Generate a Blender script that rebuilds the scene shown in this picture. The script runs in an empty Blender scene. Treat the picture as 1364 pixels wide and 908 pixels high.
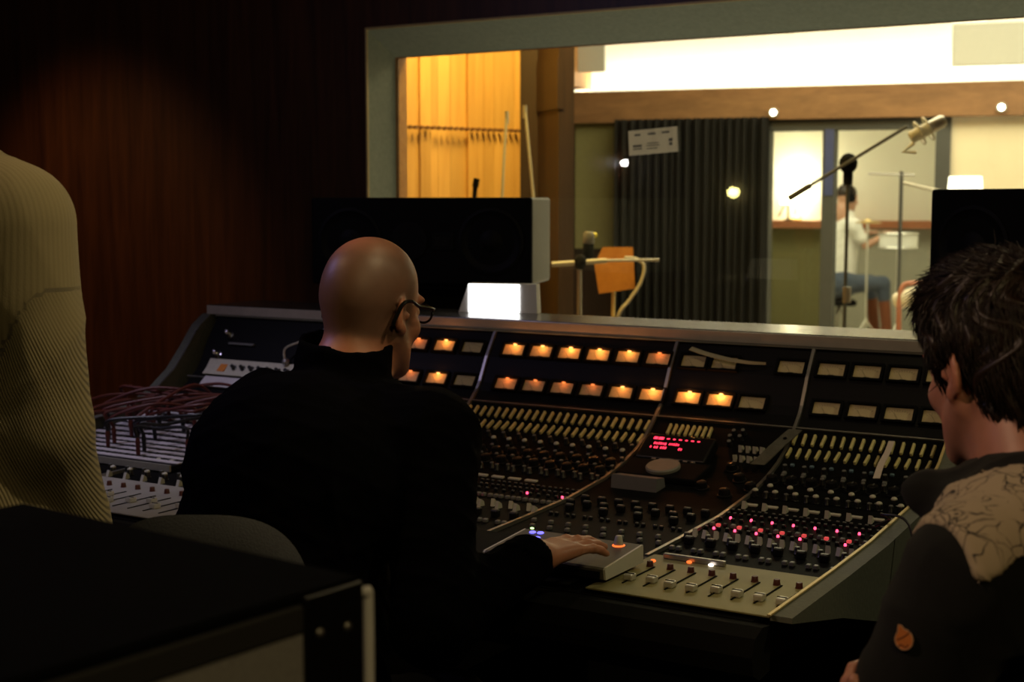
import bpy, bmesh, math, random
import numpy as np
from mathutils import Vector, Matrix, Euler, noise
random.seed(7)
rng = np.random.RandomState(11)
scn = bpy.context.scene
COL = scn.collection
R = math.radians

# ------------------------------------------------------------------ camera numbers (image taken as 1364 x 908)
FPX, CZ = 1900.0, 1.42
YAW, PITCH = R(31.443), R(5.531)
FWD = Vector((-math.sin(YAW) * math.cos(PITCH), math.cos(YAW) * math.cos(PITCH), -math.sin(PITCH)))
RGT = Vector((math.cos(YAW), math.sin(YAW), 0))
UPV = RGT.cross(FWD)
CAM = Vector((0, 0, CZ))
def ray(x, y): return FWD + RGT * ((x - 682) / FPX) + UPV * ((454 - y) / FPX)
def atd(x, y, d): return CAM + ray(x, y) * d
def onZ(x, y, z):
    d = ray(x, y); return CAM + d * ((z - CZ) / d.z)
def onY(x, y, Y):
    d = ray(x, y); return CAM + d * (Y / d.y)
def onX(x, y, X):
    d = ray(x, y); return CAM + d * (X / d.x)
def onPlane(x, y, p, n):
    d = ray(x, y); return CAM + d * ((Vector(p) - CAM).dot(n) / d.dot(n))

# ------------------------------------------------------------------ materials
def mat(name, col, rough=0.6, metal=0.0, noise_amt=0.12, noise_scale=40.0, bump=0.0, spec=0.5, emit=None, emit_s=0.0, coat=0.0):
    m = bpy.data.materials.new(name); m.use_nodes = True
    nt = m.node_tree; N = nt.nodes; L = nt.links
    b = N['Principled BSDF']
    b.inputs['Roughness'].default_value = rough
    b.inputs['Metallic'].default_value = metal
    b.inputs['Specular IOR Level'].default_value = spec
    b.inputs['Coat Weight'].default_value = coat
    tc = N.new('ShaderNodeTexCoord')
    nz = N.new('ShaderNodeTexNoise'); nz.inputs['Scale'].default_value = noise_scale; nz.inputs['Detail'].default_value = 4
    L.new(tc.outputs['Object'], nz.inputs['Vector'])
    mx = N.new('ShaderNodeMix'); mx.data_type = 'RGBA'
    mx.inputs[6].default_value = (*[c * (1 - noise_amt) for c in col], 1)
    mx.inputs[7].default_value = (*[min(1, c * (1 + noise_amt)) for c in col], 1)
    L.new(nz.outputs['Fac'], mx.inputs[0]); L.new(mx.outputs[2], b.inputs['Base Color'])
    if bump:
        bp = N.new('ShaderNodeBump'); bp.inputs['Strength'].default_value = bump; bp.inputs['Distance'].default_value = 0.002
        L.new(nz.outputs['Fac'], bp.inputs['Height']); L.new(bp.outputs['Normal'], b.inputs['Normal'])
    if emit:
        b.inputs['Emission Color'].default_value = (*emit, 1); b.inputs['Emission Strength'].default_value = emit_s
    return m

def wood(name, c1, c2, scale=(9, 9, 0.6), rough=0.45, axis='Z', fine=1.0):
    m = bpy.data.materials.new(name); m.use_nodes = True
    nt = m.node_tree; N = nt.nodes; L = nt.links; b = N['Principled BSDF']
    tc = N.new('ShaderNodeTexCoord'); mp = N.new('ShaderNodeMapping'); mp.inputs['Scale'].default_value = scale
    L.new(tc.outputs['Object'], mp.inputs['Vector'])
    n1 = N.new('ShaderNodeTexNoise'); n1.inputs['Scale'].default_value = 1.6; n1.inputs['Detail'].default_value = 8; n1.inputs['Roughness'].default_value = .62; n1.inputs['Distortion'].default_value = .6
    L.new(mp.outputs['Vector'], n1.inputs['Vector'])
    n2 = N.new('ShaderNodeTexNoise'); n2.inputs['Scale'].default_value = 9 * fine; n2.inputs['Detail'].default_value = 3
    L.new(mp.outputs['Vector'], n2.inputs['Vector'])
    ad = N.new('ShaderNodeMath'); ad.operation = 'MULTIPLY_ADD'; ad.inputs[1].default_value = .35
    L.new(n2.outputs['Fac'], ad.inputs[0]); L.new(n1.outputs['Fac'], ad.inputs[2])
    cr = N.new('ShaderNodeValToRGB'); cr.color_ramp.elements[0].position = .45; cr.color_ramp.elements[1].position = .85
    cr.color_ramp.elements[0].color = (*c1, 1); cr.color_ramp.elements[1].color = (*c2, 1)
    L.new(ad.outputs[0], cr.inputs['Fac']); L.new(cr.outputs['Color'], b.inputs['Base Color'])
    b.inputs['Roughness'].default_value = rough
    return m

def glass(name, refl=1.0, tint=(0.97, 0.99, 0.96)):
    m = bpy.data.materials.new(name); m.use_nodes = True
    nt = m.node_tree; N = nt.nodes; L = nt.links
    for n in list(N): N.remove(n)
    o = N.new('ShaderNodeOutputMaterial'); t = N.new('ShaderNodeBsdfTransparent'); t.inputs['Color'].default_value = (*tint, 1)
    g = N.new('ShaderNodeBsdfGlossy'); g.inputs['Roughness'].default_value = 0.0
    f = N.new('ShaderNodeFresnel'); f.inputs['IOR'].default_value = 1.45
    mu = N.new('ShaderNodeMath'); mu.operation = 'MULTIPLY'; mu.inputs[1].default_value = refl
    mx = N.new('ShaderNodeMixShader')
    L.new(f.outputs[0], mu.inputs[0]); L.new(mu.outputs[0], mx.inputs[0]); L.new(t.outputs[0], mx.inputs[1]); L.new(g.outputs[0], mx.inputs[2]); L.new(mx.outputs[0], o.inputs['Surface'])
    return m

def emis(name, col, s):
    return mat(name, [c * .5 for c in col], .5, noise_amt=.02, emit=col, emit_s=s)

M = {}
M['wood_dark'] = wood('dark_veneer', (.036, .0115, .004), (.105, .036, .0125), (10, 10, .55), .42)
M['wood_amber'] = wood('amber_slat_wood', (.62, .34, .10), (.80, .48, .16), (6, 6, .5), .5)
_n = M['wood_amber'].node_tree; _g = _n.nodes.new('ShaderNodeNewGeometry'); _m = _n.nodes.new('ShaderNodeMapRange'); _m.inputs[3].default_value = .72; _m.inputs[4].default_value = 1.08
_h = _n.nodes.new('ShaderNodeHueSaturation'); _b = _n.nodes['Principled BSDF']; _c = _b.inputs['Base Color'].links[0].from_socket
_n.links.new(_g.outputs['Random Per Island'], _m.inputs[0]); _n.links.new(_m.outputs[0], _h.inputs['Value']); _n.links.new(_c, _h.inputs['Color']); _n.links.new(_h.outputs[0], _b.inputs['Base Color'])
M['wood_orange'] = wood('orange_wood', (.46, .22, .07), (.62, .33, .12), (1, 8, 8), .5)
M['wood_brown'] = wood('brown_wood', (.12, .055, .025), (.2, .09, .04), (8, 8, .6), .5)
M['wood_beam'] = wood('beam_wood', (.17, .085, .035), (.27, .14, .06), (1, 8, 8), .5)
M['wood_board'] = wood('board_wood', (.40, .15, .02), (.55, .23, .04), (6, 1, 6), .5)
M['carpet'] = mat('dark_carpet', (.02, .018, .017), .95, noise_amt=.5, noise_scale=300, bump=.5)
M['plaster_dark'] = mat('dark_plaster', (.05, .04, .035), .85, noise_scale=15)
M['wood_walnut'] = wood('walnut_return', (.018, .0085, .005), (.036, .017, .009), (8, 8, .6), .55)
M['felt_grey'] = mat('grey_green_felt', (.42, .44, .33), .95, noise_amt=.2, noise_scale=60, bump=.4)
M['brass'] = mat('brass_strip', (.75, .58, .26), .45, .35, noise_scale=20)
M['cream'] = mat('cream_plaster', (.78, .70, .52), .85, noise_amt=.05, noise_scale=8)
M['white_wall'] = mat('white_plaster', (.82, .79, .70), .85, noise_amt=.04, noise_scale=8)
M['olive'] = mat('olive_fabric', (.19, .178, .075), .95, noise_amt=.15, noise_scale=50, bump=.3)
M['olive_dark'] = mat('dark_olive_fabric', (.16, .15, .06), .95, noise_amt=.15, noise_scale=50, bump=.3)
M['curtain'] = mat('dark_curtain_cloth', (.022, .021, .019), .95, noise_amt=.2, noise_scale=80)
M['frame_dark'] = mat('dark_grey_paint', (.055, .058, .055), .55, noise_scale=20)
M['frame_blue'] = mat('blue_grey_paint', (.045, .06, .17), .5, noise_scale=20)
M['rail'] = wood('red_brown_rail', (.30, .10, .04), (.42, .15, .06), (1, 8, 8), .5)
M['grey_floor'] = mat('pale_studio_floor', (.42, .37, .29), .6, noise_scale=10)
M['glass'] = glass('window_glass', 1.0)
M['glass2'] = glass('booth_glass', .6)
M['black_panel'] = mat('black_panel_paint', (.0055, .0055, .006), .5, noise_amt=.25, noise_scale=60, spec=.15)
M['panel_grey'] = mat('charcoal_module_paint', (.0052, .0052, .0054), .65, noise_amt=.3, noise_scale=25, spec=.05)
M['black_plastic'] = mat('black_plastic', (.006, .006, .0065), .35, noise_scale=90)
M['knob_black'] = mat('black_knob_plastic', (.008, .008, .0085), .3, noise_scale=90)
M['matte_black'] = mat('matte_black', (.0045, .0045, .0045), .85, noise_scale=90, spec=.12)
M['metal'] = mat('brushed_metal', (.42, .41, .38), .35, .85, noise_amt=.15, noise_scale=60)
M['metal_pale'] = mat('pale_aluminium', (.50, .48, .42), .45, .55, noise_amt=.12, noise_scale=80)
M['plate_yellow_lit'] = mat('aluminium_plate_yellow_lit', (.30, .27, .125), .55, .15, noise_amt=.25, noise_scale=14)  # warm lamp's yellow put into the aluminium colour
M['chrome'] = mat('chrome', (.75, .74, .72), .18, 1.0, noise_amt=.03)
M['cap_silver'] = mat('silver_fader_cap', (.72, .70, .64), .3, .5, noise_amt=.05)
M['cap_white'] = mat('off_white_cap', (.55, .53, .44), .4, noise_scale=60)
M['cap_grey'] = mat('grey_cap', (.16, .16, .155), .4, noise_scale=60)
M['cap_dark_red'] = mat('dark_red_cap', (.09, .02, .012), .4, noise_scale=60)
M['cap_blue'] = mat('blue_grey_cap', (.12, .20, .27), .4, noise_scale=60)
M['key_yellow_lit'] = mat('cream_key_yellow_lit', (.68, .60, .26), .42, noise_amt=.25, noise_scale=30)  # cream keys with the lamp's yellow mixed into their colour
M['meter_face'] = mat('meter_dial_card', (.62, .50, .28), .7, noise_amt=.1, noise_scale=50)
M['label_white'] = mat('white_label_strip', (.58, .55, .46), .6, noise_amt=.12, noise_scale=60)
M['panel_lilac_lit'] = mat('pale_panel_lilac_lit', (.62, .58, .62), .5, noise_amt=.1, noise_scale=40)  # pale panel; the lilac lamp's tint is in its colour
M['orange_label'] = mat('orange_label', (.75, .25, .04), .6)
M['ledge'] = mat('ledge_laminate', (.055, .05, .042), .22, noise_amt=.2, noise_scale=30, spec=.55)
M['ledge_front'] = mat('ledge_edge_strip', (.46, .41, .35), .5, noise_amt=.15, noise_scale=30)
M['end_panel'] = mat('grey_green_end_panel', (.115, .12, .095), .7, noise_amt=.25, noise_scale=120, bump=.3)
M['red_cord'] = mat('dark_red_cord', (.10, .018, .012), .5, noise_scale=60)
M['black_cord'] = mat('black_cord', (.008, .007, .008), .45, noise_scale=60)
M['grey_cord'] = mat('grey_cord', (.45, .42, .34), .5, noise_scale=60)
M['leather'] = mat('black_leather', (.008, .008, .009), .45, noise_amt=.2, noise_scale=120, bump=.3)
M['chair_cloth'] = mat('charcoal_chair_cloth', (.032, .034, .042), .8, noise_amt=.25, noise_scale=300, bump=.4)
M['rack_top'] = mat('black_carpet_covering', (.0028, .0028, .003), .95, noise_amt=.4, noise_scale=400, bump=.4, spec=.1)
M['rack_side'] = mat('grey_speckled_panel', (.32, .31, .30), .85, noise_amt=.45, noise_scale=420, bump=.2)
M['rack_edge'] = mat('dark_grey_edge', (.028, .027, .025), .7, noise_amt=.3, noise_scale=300)
M['plate_grey'] = mat('grey_aluminium_plate', (.36, .34, .31), .55, .15, noise_amt=.2, noise_scale=14)
M['white_plastic'] = mat('white_plastic', (.90, .89, .88), .4, noise_amt=.03)
M['controller_grey'] = mat('warm_grey_housing', (.115, .104, .08), .5, noise_amt=.1, noise_scale=40)
M['controller_side'] = mat('lit_housing_side', (.66, .64, .56), .5, noise_amt=.06)  # paler than the housing: light on the side face put into the colour
M['jog_grey'] = mat('grey_jog_disc', (.22, .215, .19), .5, noise_amt=.15, noise_scale=50)
M['paper_thin'] = mat('thin_paper', (.75, .72, .68), .8, noise_amt=.03)
M['paper'] = mat('paper_strip', (.44, .40, .26), .8, noise_amt=.08)
M['paper_pink'] = mat('pinkish_paper', (.62, .52, .46), .8, noise_amt=.08)
M['speaker_black'] = mat('speaker_baffle_black', (.0025, .0025, .0025), .7, noise_amt=.1, spec=.2)
M['speaker_side'] = mat('speaker_cabinet_lit', (.20, .19, .155), .6, noise_amt=.08, noise_scale=60)  # grey stands for studio light falling on the cabinet side
M['cone'] = mat('speaker_cone', (.0022, .0022, .0022), .6, noise_scale=60, spec=.25)
M['shade'] = mat('lamp_shade_glow', (.9, .85, .7), .7, emit=(1.0, .90, .66), emit_s=9)
M['shade_dim'] = mat('right_lamp_shade_glow', (.9, .85, .7), .7, emit=(1.0, .93, .72), emit_s=3.2)
M['panel_cloud'] = mat('grey_ceiling_panel', (.55, .56, .52), .9, noise_amt=.05)
M['led_red'] = emis('red_led', (1.0, .06, .14), 3.6)
M['led_red_dim'] = emis('red_button_glow', (1.0, .09, .09), .55)
M['led_text'] = emis('red_display_text', (1.0, .03, .07), 3.0)
M['led_orange'] = emis('orange_led', (1.0, .17, .03), 1.5)
M['led_white'] = emis('white_led', (1.0, .85, .75), 3.0)
M['led_blue'] = emis('blue_key_glow', (.16, .14, 1.0), 2.2)
M['led_green'] = emis('green_led', (.5, 1.0, .35), 2.2)
M['led_yellow'] = emis('yellow_led', (.9, .65, .08), .8)
M['bulb'] = emis('meter_bulb_glow', (1.0, .48, .15), 2.6)
M['bulb_dim'] = emis('weak_meter_bulb_glow', (1.0, .30, .08), 1.3)
M['screen'] = emis('bright_white_screen', (1.0, .99, .97), 4.0)
M['spot_glow'] = emis('downlight_glow', (1.0, .95, .82), 14.0)
M['orange_patch'] = mat('orange_leather_patch', (.62, .19, .035), .6, noise_amt=.15, noise_scale=150)
M['patch_line'] = mat('dark_stitch', (.12, .035, .015), .7)
M['patch_edge'] = mat('pale_patch_border', (.62, .36, .20), .7)

# paper lets some light through
nt_ = M['paper_thin'].node_tree; tr_ = nt_.nodes.new('ShaderNodeBsdfTranslucent'); tr_.inputs['Color'].default_value = (.9, .86, .8, 1); mx_ = nt_.nodes.new('ShaderNodeMixShader'); mx_.inputs[0].default_value = .5
nt_.links.new(nt_.nodes['Principled BSDF'].outputs[0], mx_.inputs[1]); nt_.links.new(tr_.outputs[0], mx_.inputs[2]); nt_.links.new(mx_.outputs[0], nt_.nodes['Material Output'].inputs['Surface'])
# ------------------------------------------------------------------ mesh building
class MB:
    """collects shapes, then links them as one mesh"""
    def __init__(s): s.bm = bmesh.new()
    def _place(s, vs, mtx):
        bmesh.ops.transform(s.bm, matrix=mtx, verts=vs)
    def box(s, c, d, rot=None, bevel=0.0, seg=2):
        g = bmesh.ops.create_cube(s.bm, size=1.0); vs = g['verts']
        m = Matrix.Translation(Vector(c)) @ (rot.to_4x4() if rot is not None else Matrix.Identity(4)) @ Matrix.Diagonal((*d, 1))
        s._place(vs, m)
        if bevel:
            es = list({e for v in vs for e in v.link_edges})
            bmesh.ops.bevel(s.bm, geom=es, offset=bevel, segments=seg, profile=.5, affect='EDGES')
        return s
    def cone(s, a, b, r0, r1, seg=16, cap=True):
        a = Vector(a); b = Vector(b); d = b - a
        g = bmesh.ops.create_cone(s.bm, cap_ends=cap, segments=seg, radius1=max(r0, 1e-5), radius2=max(r1, 1e-5), depth=d.length)
        q = Vector((0, 0, 1)).rotation_difference(d.normalized()) if d.length > 0 else None
        s._place(g['verts'], Matrix.Translation((a + b) / 2) @ q.to_matrix().to_4x4())
        return s
    def cyl(s, a, b, r, seg=16): return s.cone(a, b, r, r, seg)
    def ball(s, c, r, seg=16, rot=None):
        g = bmesh.ops.create_uvsphere(s.bm, u_segments=seg, v_segments=max(6, seg * 2 // 3), radius=1)
        rr = r if hasattr(r, '__len__') else (r, r, r)
        s._place(g['verts'], Matrix.Translation(Vector(c)) @ (rot.to_4x4() if rot is not None else Matrix.Identity(4)) @ Matrix.Diagonal((*rr, 1)))
        return s
    def lathe(s, prof, c=(0, 0, 0), rot=None, seg=24):
        """prof: (r, z) pairs from bottom to top"""
        m = Matrix.Translation(Vector(c)) @ (rot.to_4x4() if rot is not None else Matrix.Identity(4))
        rings = []
        for r, z in prof:
            if r < 1e-6: rings.append([s.bm.verts.new(m @ Vector((0, 0, z)))])
            else: rings.append([s.bm.verts.new(m @ Vector((r * math.cos(2 * math.pi * i / seg), r * math.sin(2 * math.pi * i / seg), z))) for i in range(seg)])
        for A, B in zip(rings, rings[1:]):
            for i in range(seg):
                j = (i + 1) % seg
                q = [A[i % len(A)], A[j % len(A)], B[j % len(B)], B[i % len(B)]]
                u = []
                for v in q:
                    if v not in u: u.append(v)
                if len(u) > 2:
                    try: s.bm.faces.new(u)
                    except ValueError: pass
        return s
    def tube(s, pts, r, seg=8, cap=True):
        pts = [Vector(p) for p in pts]; n = len(pts)
        rs = r if hasattr(r, '__len__') else [r] * n
        t0 = (pts[1] - pts[0]).normalized()
        nv = t0.orthogonal().normalized(); rings = []
        for i, p in enumerate(pts):
            t = (pts[min(i + 1, n - 1)] - pts[max(i - 1, 0)])
            t = t.normalized() if t.length > 1e-9 else t0
            nv = (nv - t * nv.dot(t)); nv = nv.normalized() if nv.length > 1e-6 else t.orthogonal().normalized()
            bv = t.cross(nv)
            rings.append([s.bm.verts.new(p + (nv * math.cos(2 * math.pi * k / seg) + bv * math.sin(2 * math.pi * k / seg)) * rs[i]) for k in range(seg)])
        for A, B in zip(rings, rings[1:]):
            for k in range(seg): s.bm.faces.new((A[k], A[(k + 1) % seg], B[(k + 1) % seg], B[k]))
        if cap:
            s.bm.faces.new(list(reversed(rings[0]))); s.bm.faces.new(rings[-1])
        return s
    def strip(s, pts, w_dirs, th, n_dirs):
        """a bent flat strip: centre points, half-width vectors, thickness, normals"""
        rows = []
        for p, w, n in zip(pts, w_dirs, n_dirs):
            p, w, n = Vector(p), Vector(w), Vector(n)
            rows.append([s.bm.verts.new(q) for q in (p - w, p + w, p + w + n * th, p - w + n * th)])
        for A, B in zip(rows, rows[1:]):
            for k in range(4): s.bm.faces.new((A[k], A[(k + 1) % 4], B[(k + 1) % 4], B[k]))
        s.bm.faces.new(list(reversed(rows[0]))); s.bm.faces.new(rows[-1])
        return s
    def prism(s, poly, x0, x1, axis='X'):
        """polygon (u,v) extruded: axis X -> (x,u,v); axis Z -> (u,v,z)"""
        f = (lambda t, u, v: (t, u, v)) if axis == 'X' else ((lambda t, u, v: (u, t, v)) if axis == 'Y' else (lambda t, u, v: (u, v, t)))
        A = [s.bm.verts.new(f(x0, u, v)) for u, v in poly]; B = [s.bm.verts.new(f(x1, u, v)) for u, v in poly]
        n = len(poly)
        for i in range(n): s.bm.faces.new((A[i], A[(i + 1) % n], B[(i + 1) % n], B[i]))
        s.bm.faces.new(list(reversed(A))); s.bm.faces.new(B)
        return s
    def quad_prism(s, a, b, z0, z1, th, off=None):
        """vertical slab from plan point a to b, thickness th to the left of a->b"""
        a = Vector((a[0], a[1])); b = Vector((b[0], b[1])); d = (b - a).normalized(); n = Vector((-d.y, d.x)) * th
        P = [a, b, b + n, a + n]
        return s.prism([(p.x, p.y) for p in P], z0, z1, 'Z')
    def build(s, name, m, parent=None, smooth=False, local=False, xf=None):
        if xf is not None: bmesh.ops.transform(s.bm, matrix=xf, verts=s.bm.verts)
        if parent is not None and not local:
            bmesh.ops.transform(s.bm, matrix=world_of(parent).inverted(), verts=s.bm.verts)
        bmesh.ops.recalc_face_normals(s.bm, faces=s.bm.faces)
        me = bpy.data.meshes.new(name); s.bm.to_mesh(me); s.bm.free()
        me.materials.append(m)
        if smooth:
            for p in me.polygons: p.use_smooth = True
            try: me.set_sharp_from_angle(angle=R(40))
            except Exception: pass
        o = bpy.data.objects.new(name, me); COL.objects.link(o)
        if parent is not None: o.parent = parent
        return o

def world_of(o):
    m = Matrix.LocRotScale(o.location, o.rotation_euler, o.scale)
    return world_of(o.parent) @ m if o.parent else m

def tag(o, label, cat, group=None):
    o['label'] = label; o['category'] = cat
    if group: o['group'] = group
    return o
def thing(name, label, cat, loc=(0, 0, 0), rot=(0, 0, 0), group=None):
    o = bpy.data.objects.new(name, None); COL.objects.link(o)
    o.location = loc; o.rotation_euler = rot; o.empty_display_size = .1
    return tag(o, label, cat, group)
def struct(o): o['kind'] = 'structure'; return o
def copy_part(o, parent, mtx_local):
    c = o.copy(); COL.objects.link(c); c.parent = parent; c.matrix_local = mtx_local
    return c
def curve_pts(ctrl, n=16):
    """Catmull-Rom through control points"""
    P = [Vector(c) for c in ctrl]; P = [P[0] * 2 - P[1]] + P + [P[-1] * 2 - P[-2]]
    out = []
    for i in range(1, len(P) - 2):
        for k in range(n):
            t = k / n; a, b, c, d = P[i - 1], P[i], P[i + 1], P[i + 2]
            out.append(.5 * ((2 * b) + (c - a) * t + (2 * a - 5 * b + 4 * c - d) * t * t + (3 * b - a - 3 * c + d) * t ** 3))
    out.append(P[-2]); return out
def light(kind, name, loc, energy, col, size=.2, target=None, size_y=None, spot=None, blend=.5):
    d = bpy.data.lights.new(name, kind); d.energy = energy; d.color = col
    if kind == 'AREA':
        d.size = size
        if size_y: d.shape = 'RECTANGLE'; d.size_y = size_y
    else: d.shadow_soft_size = size
    if kind == 'SPOT': d.spot_size = spot or R(60); d.spot_blend = blend
    o = bpy.data.objects.new(name, d); COL.objects.link(o); o.location = loc
    if target is not None: o.rotation_euler = (Vector(target) - Vector(loc)).to_track_quat('-Z', 'Y').to_euler()
    return o
# ------------------------------------------------------------------ control room shell
YW = 4.35
WX0, WX1, WZ0, WZ1 = -3.289, 1.3, .90, 2.063
def slab(name, x0, x1, y0, y1, z0, z1, m):
    return struct(MB().box(((x0 + x1) / 2, (y0 + y1) / 2, (z0 + z1) / 2), (x1 - x0, y1 - y0, z1 - z0)).build(name, m))
slab('floor', -5.8, 2.4, -2.4, 12.6, -.1, 0, M['carpet'])
slab('ceiling', -5.8, 2.4, -2.4, YW, 2.75, 2.85, M['plaster_dark'])
slab('wall_left', -5.8, -5.7, -2.4, YW, 0, 2.75, M['wood_dark'])
slab('wall_right', 2.3, 2.4, -2.4, YW, 0, 2.75, M['plaster_dark'])
slab('wall_back', -5.7, 2.3, -2.4, -2.3, 0, 2.75, M['plaster_dark'])
b = MB()   # front wall with the window opening, one mesh
TH = .215
b.box(((-5.8 + WX0) / 2, YW + TH / 2, 1.6), (WX0 + 5.8, TH, 3.2))
b.box(((WX1 + 2.4) / 2, YW + TH / 2, 1.6), (2.4 - WX1, TH, 3.2))
b.box(((WX0 + WX1) / 2, YW + TH / 2, (WZ1 + 3.2) / 2), (WX1 - WX0, TH, 3.2 - WZ1))
b.box(((WX0 + WX1) / 2, YW + TH / 2, WZ0 / 2), (WX1 - WX0, TH, WZ0))
struct(b.build('wall_front', M['wood_dark']))
# the observation window: felt-lined reveal, brass edge, pane, wooden studio-side lining
win = bpy.data.objects.new('window_1', None); COL.objects.link(win); win.location = ((WX0 + WX1) / 2, YW, WZ0); win['kind'] = 'structure'
GY = 4.515
b = MB()   # sloping felt reveal, left / top / right
ZI = 1.976
def ring(b, x0, x1, z0, z1, y0, xi0, xi1, zi0, zi1, y1, t):
    """splayed lining between opening rectangle at y0 and the inner one at y1"""
    def quad(p):  # solid slab
        vs = [b.bm.verts.new(q) for q in p]; 
        b.bm.faces.new(vs)
    A = [(x0, y0, z0), (x0, y0, z1), (x1, y0, z1), (x1, y0, z0)]; B = [(xi0, y1, zi0), (xi0, y1, zi1), (xi1, y1, zi1), (xi1, y1, zi0)]
    Ao = [(x0 - t, y0, z0 - t), (x0 - t, y0, z1 + t), (x1 + t, y0, z1 + t), (x1 + t, y0, z0 - t)]; Bo = [(xi0 - t, y1, zi0 - t), (xi0 - t, y1, zi1 + t), (xi1 + t, y1, zi1 + t), (xi1 + t, y1, zi0 - t)]
    va, vb, vao, vbo = ([b.bm.verts.new(p) for p in L_] for L_ in (A, B, Ao, Bo))
    for i in range(4):
        j = (i + 1) % 4
        b.bm.faces.new((va[i], va[j], vb[j], vb[i])); b.bm.faces.new((vao[i], vbo[i], vbo[j], vao[j]))
        b.bm.faces.new((va[i], vao[i], vao[j], va[j])); b.bm.faces.new((vb[i], vb[j], vbo[j], vbo[i]))
ring(b, WX0, WX1, WZ0 + .02, WZ1, YW - .004, WX0 + .002, WX1, WZ0 + .02, ZI, GY, .006)
b.build('reveal', M['felt_grey'], win)
b = MB()
t = .009
for c, d in ((((WX0 - t / 2), YW - .006, (WZ0 + WZ1) / 2), (t, .014, WZ1 - WZ0 + 2 * t)), ((WX1 + t / 2, YW - .006, (WZ0 + WZ1) / 2), (t, .014, WZ1 - WZ0 + 2 * t)),
             (((WX0 + WX1) / 2, YW - .006, WZ1 + t / 2), (WX1 - WX0, .014, t)), (((WX0 + WX1) / 2, YW - .006, WZ0 - t / 2), (WX1 - WX0, .014, t))):
    b.box(c, d, bevel=.002)
b.build('edge_strip', M['brass'], win)
b = MB()
ring(b, WX0 + .012, WX1 - .01, WZ0 + .03, ZI - .004, GY + .002, WX0 + .012, WX1 - .01, WZ0 + .03, ZI + .01, YW + TH + .01, .012)
b.build('studio_lining', M['wood_orange'], win)
MB().box(((WX0 + WX1) / 2, GY + .006, (WZ0 + .01 + ZI) / 2), (WX1 - WX0 - .01, .006, ZI - WZ0 - .02)).build('pane', M['glass'], win)
MB().box(((WX0 + WX1) / 2, YW + TH / 2 - .02, WZ0 + .008), (WX1 - WX0 - .02, TH + .02, .03), bevel=.004).build('sill', M['wood_orange'], win)

light('AREA', 'reveal_fill_strip', ((WX0 + 1.0) / 2, 4.44, .955), 4.6, (1.0, .96, .70), 3.6, ((WX0 + 1.0) / 2, 4.44, 3), .05)  # added fill strip brightening the reveal; no fitting there
# printed sheet stuck on the pane (lines of small type only)
sc_ = onY(870, 188, GY - .003)
sgn = thing('printed_notice', 'small white printed notice taped high on the window glass', 'notice', (sc_.x, GY - .0045, sc_.z), (0, R(-3.5), 0))
k = 1.0
MB().box((0, 0, 0), (.188, .0015, .086), bevel=.0006).build('sheet', M['paper_thin'], sgn, local=True)
b = MB()
for x, z, w, h in ((-.058, .026, .022, .006), (-.003, .026, .03, .006), (.05, .027, .028, .006), (-.06, -.012, .034, .007), (-.06, -.022, .034, .004), (0.0, -.006, .045, .003), (0.0, -.014, .05, .003), (-.004, -.024, .04, .003), (.068, .0, .014, .010), (.068, -.014, .012, .010)):
    b.box((x, -.001, z), (w, .001, h))
b.build('lettering', M['cap_grey'], sgn, local=True)

# ------------------------------------------------------------------ the studio beyond the glass
slab('ceiling_studio', -7.5, 3.5, YW + TH, 13.5, 3.3, 3.4, M['white_wall'])
slab('floor_studio', -7.5, 3.5, YW + TH, 13.5, -.02, .004, M['grey_floor'])
slab('wall_studio_right', 3.4, 3.5, YW, 13.5, 0, 3.3, M['cream'])
slab('wall_studio_left', -7.5, -7.4, YW, 13.5, 0, 3.3, M['wood_brown'])
# slatted amber side wall: boards of unequal width and depth with a pegged joint line
SA, SB = Vector((-4.16, 4.76)), Vector((-3.643, 6.015))
sd = (SB - SA).normalized(); sn = Vector((sd.y, -sd.x))
b = MB(); s_ = 0; ln = (SB - SA).length; i = 0
rr = random.Random(3)
while s_ < ln - .01:
    w = min(rr.choice((.05, .07, .09, .12, .06)), ln - s_); dep = rr.choice((.0, .006, .012, .018))
    a0 = SA + sd * (s_ + .0008) + sn * dep; a1 = SA + sd * (s_ + w - .0008) + sn * dep
    for z0, z1 in ((0, 1.762), (1.772, 3.3)):
        b.prism([(p.x, p.y) for p in (a0, a1, a1 - sn * (dep + .05), a0 - sn * (dep + .05))], z0, z1, 'Z')
    s_ += w
b.quad_prism(SA - sn * .055, SB - sn * .055, 0, 3.3, .05)
struct(b.build('wall_studio_slats', M['wood_amber']))
b = MB()
s_ = .04
while s_ < ln - .03:
    p = SA + sd * s_ + sn * .03; b.cyl((p.x, p.y, 1.767), (p.x + sn.x * .02, p.y + sn.y * .02, 1.767), .009, 8); s_ += .032
pg = b.build('trim_1', M['wood_brown']); struct(pg)
# brown return beyond the slats, then the back wall
P1 = Vector((-3.643, 6.015)); P2 = atd(744, 270, 6.75); P2 = Vector((P2.x, P2.y)); P15 = atd(716, 270, 6.98); P15 = Vector((P15.x, P15.y))
b = MB(); b.quad_prism(P1, P15, 0, 3.3, .08); b.quad_prism(P15, P2, 0, 3.3, .08); b.quad_prism(P15 + Vector((0, -.012)), P2 + Vector((0, -.012)), 1.86, 2.1, .03)
struct(b.build('wall_studio_return', M['wood_walnut']))
BO = atd(1020, 270, 9.5); BO = Vector((BO.x, BO.y)); BT = Vector((.977, .212)).normalized(); BN = Vector((BT.y, -BT.x))   # BN faces the viewer
BN3 = Vector((BN.x, BN.y, 0)); BO3 = Vector((BO.x, BO.y, 0)); BT3 = Vector((BT.x, BT.y, 0))
def bw(px, y=270, off=0.0):
    """point on the studio's back wall (moved off towards the viewer)"""
    return onPlane(px, y, BO3 + BN3 * off, BN3)
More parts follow.
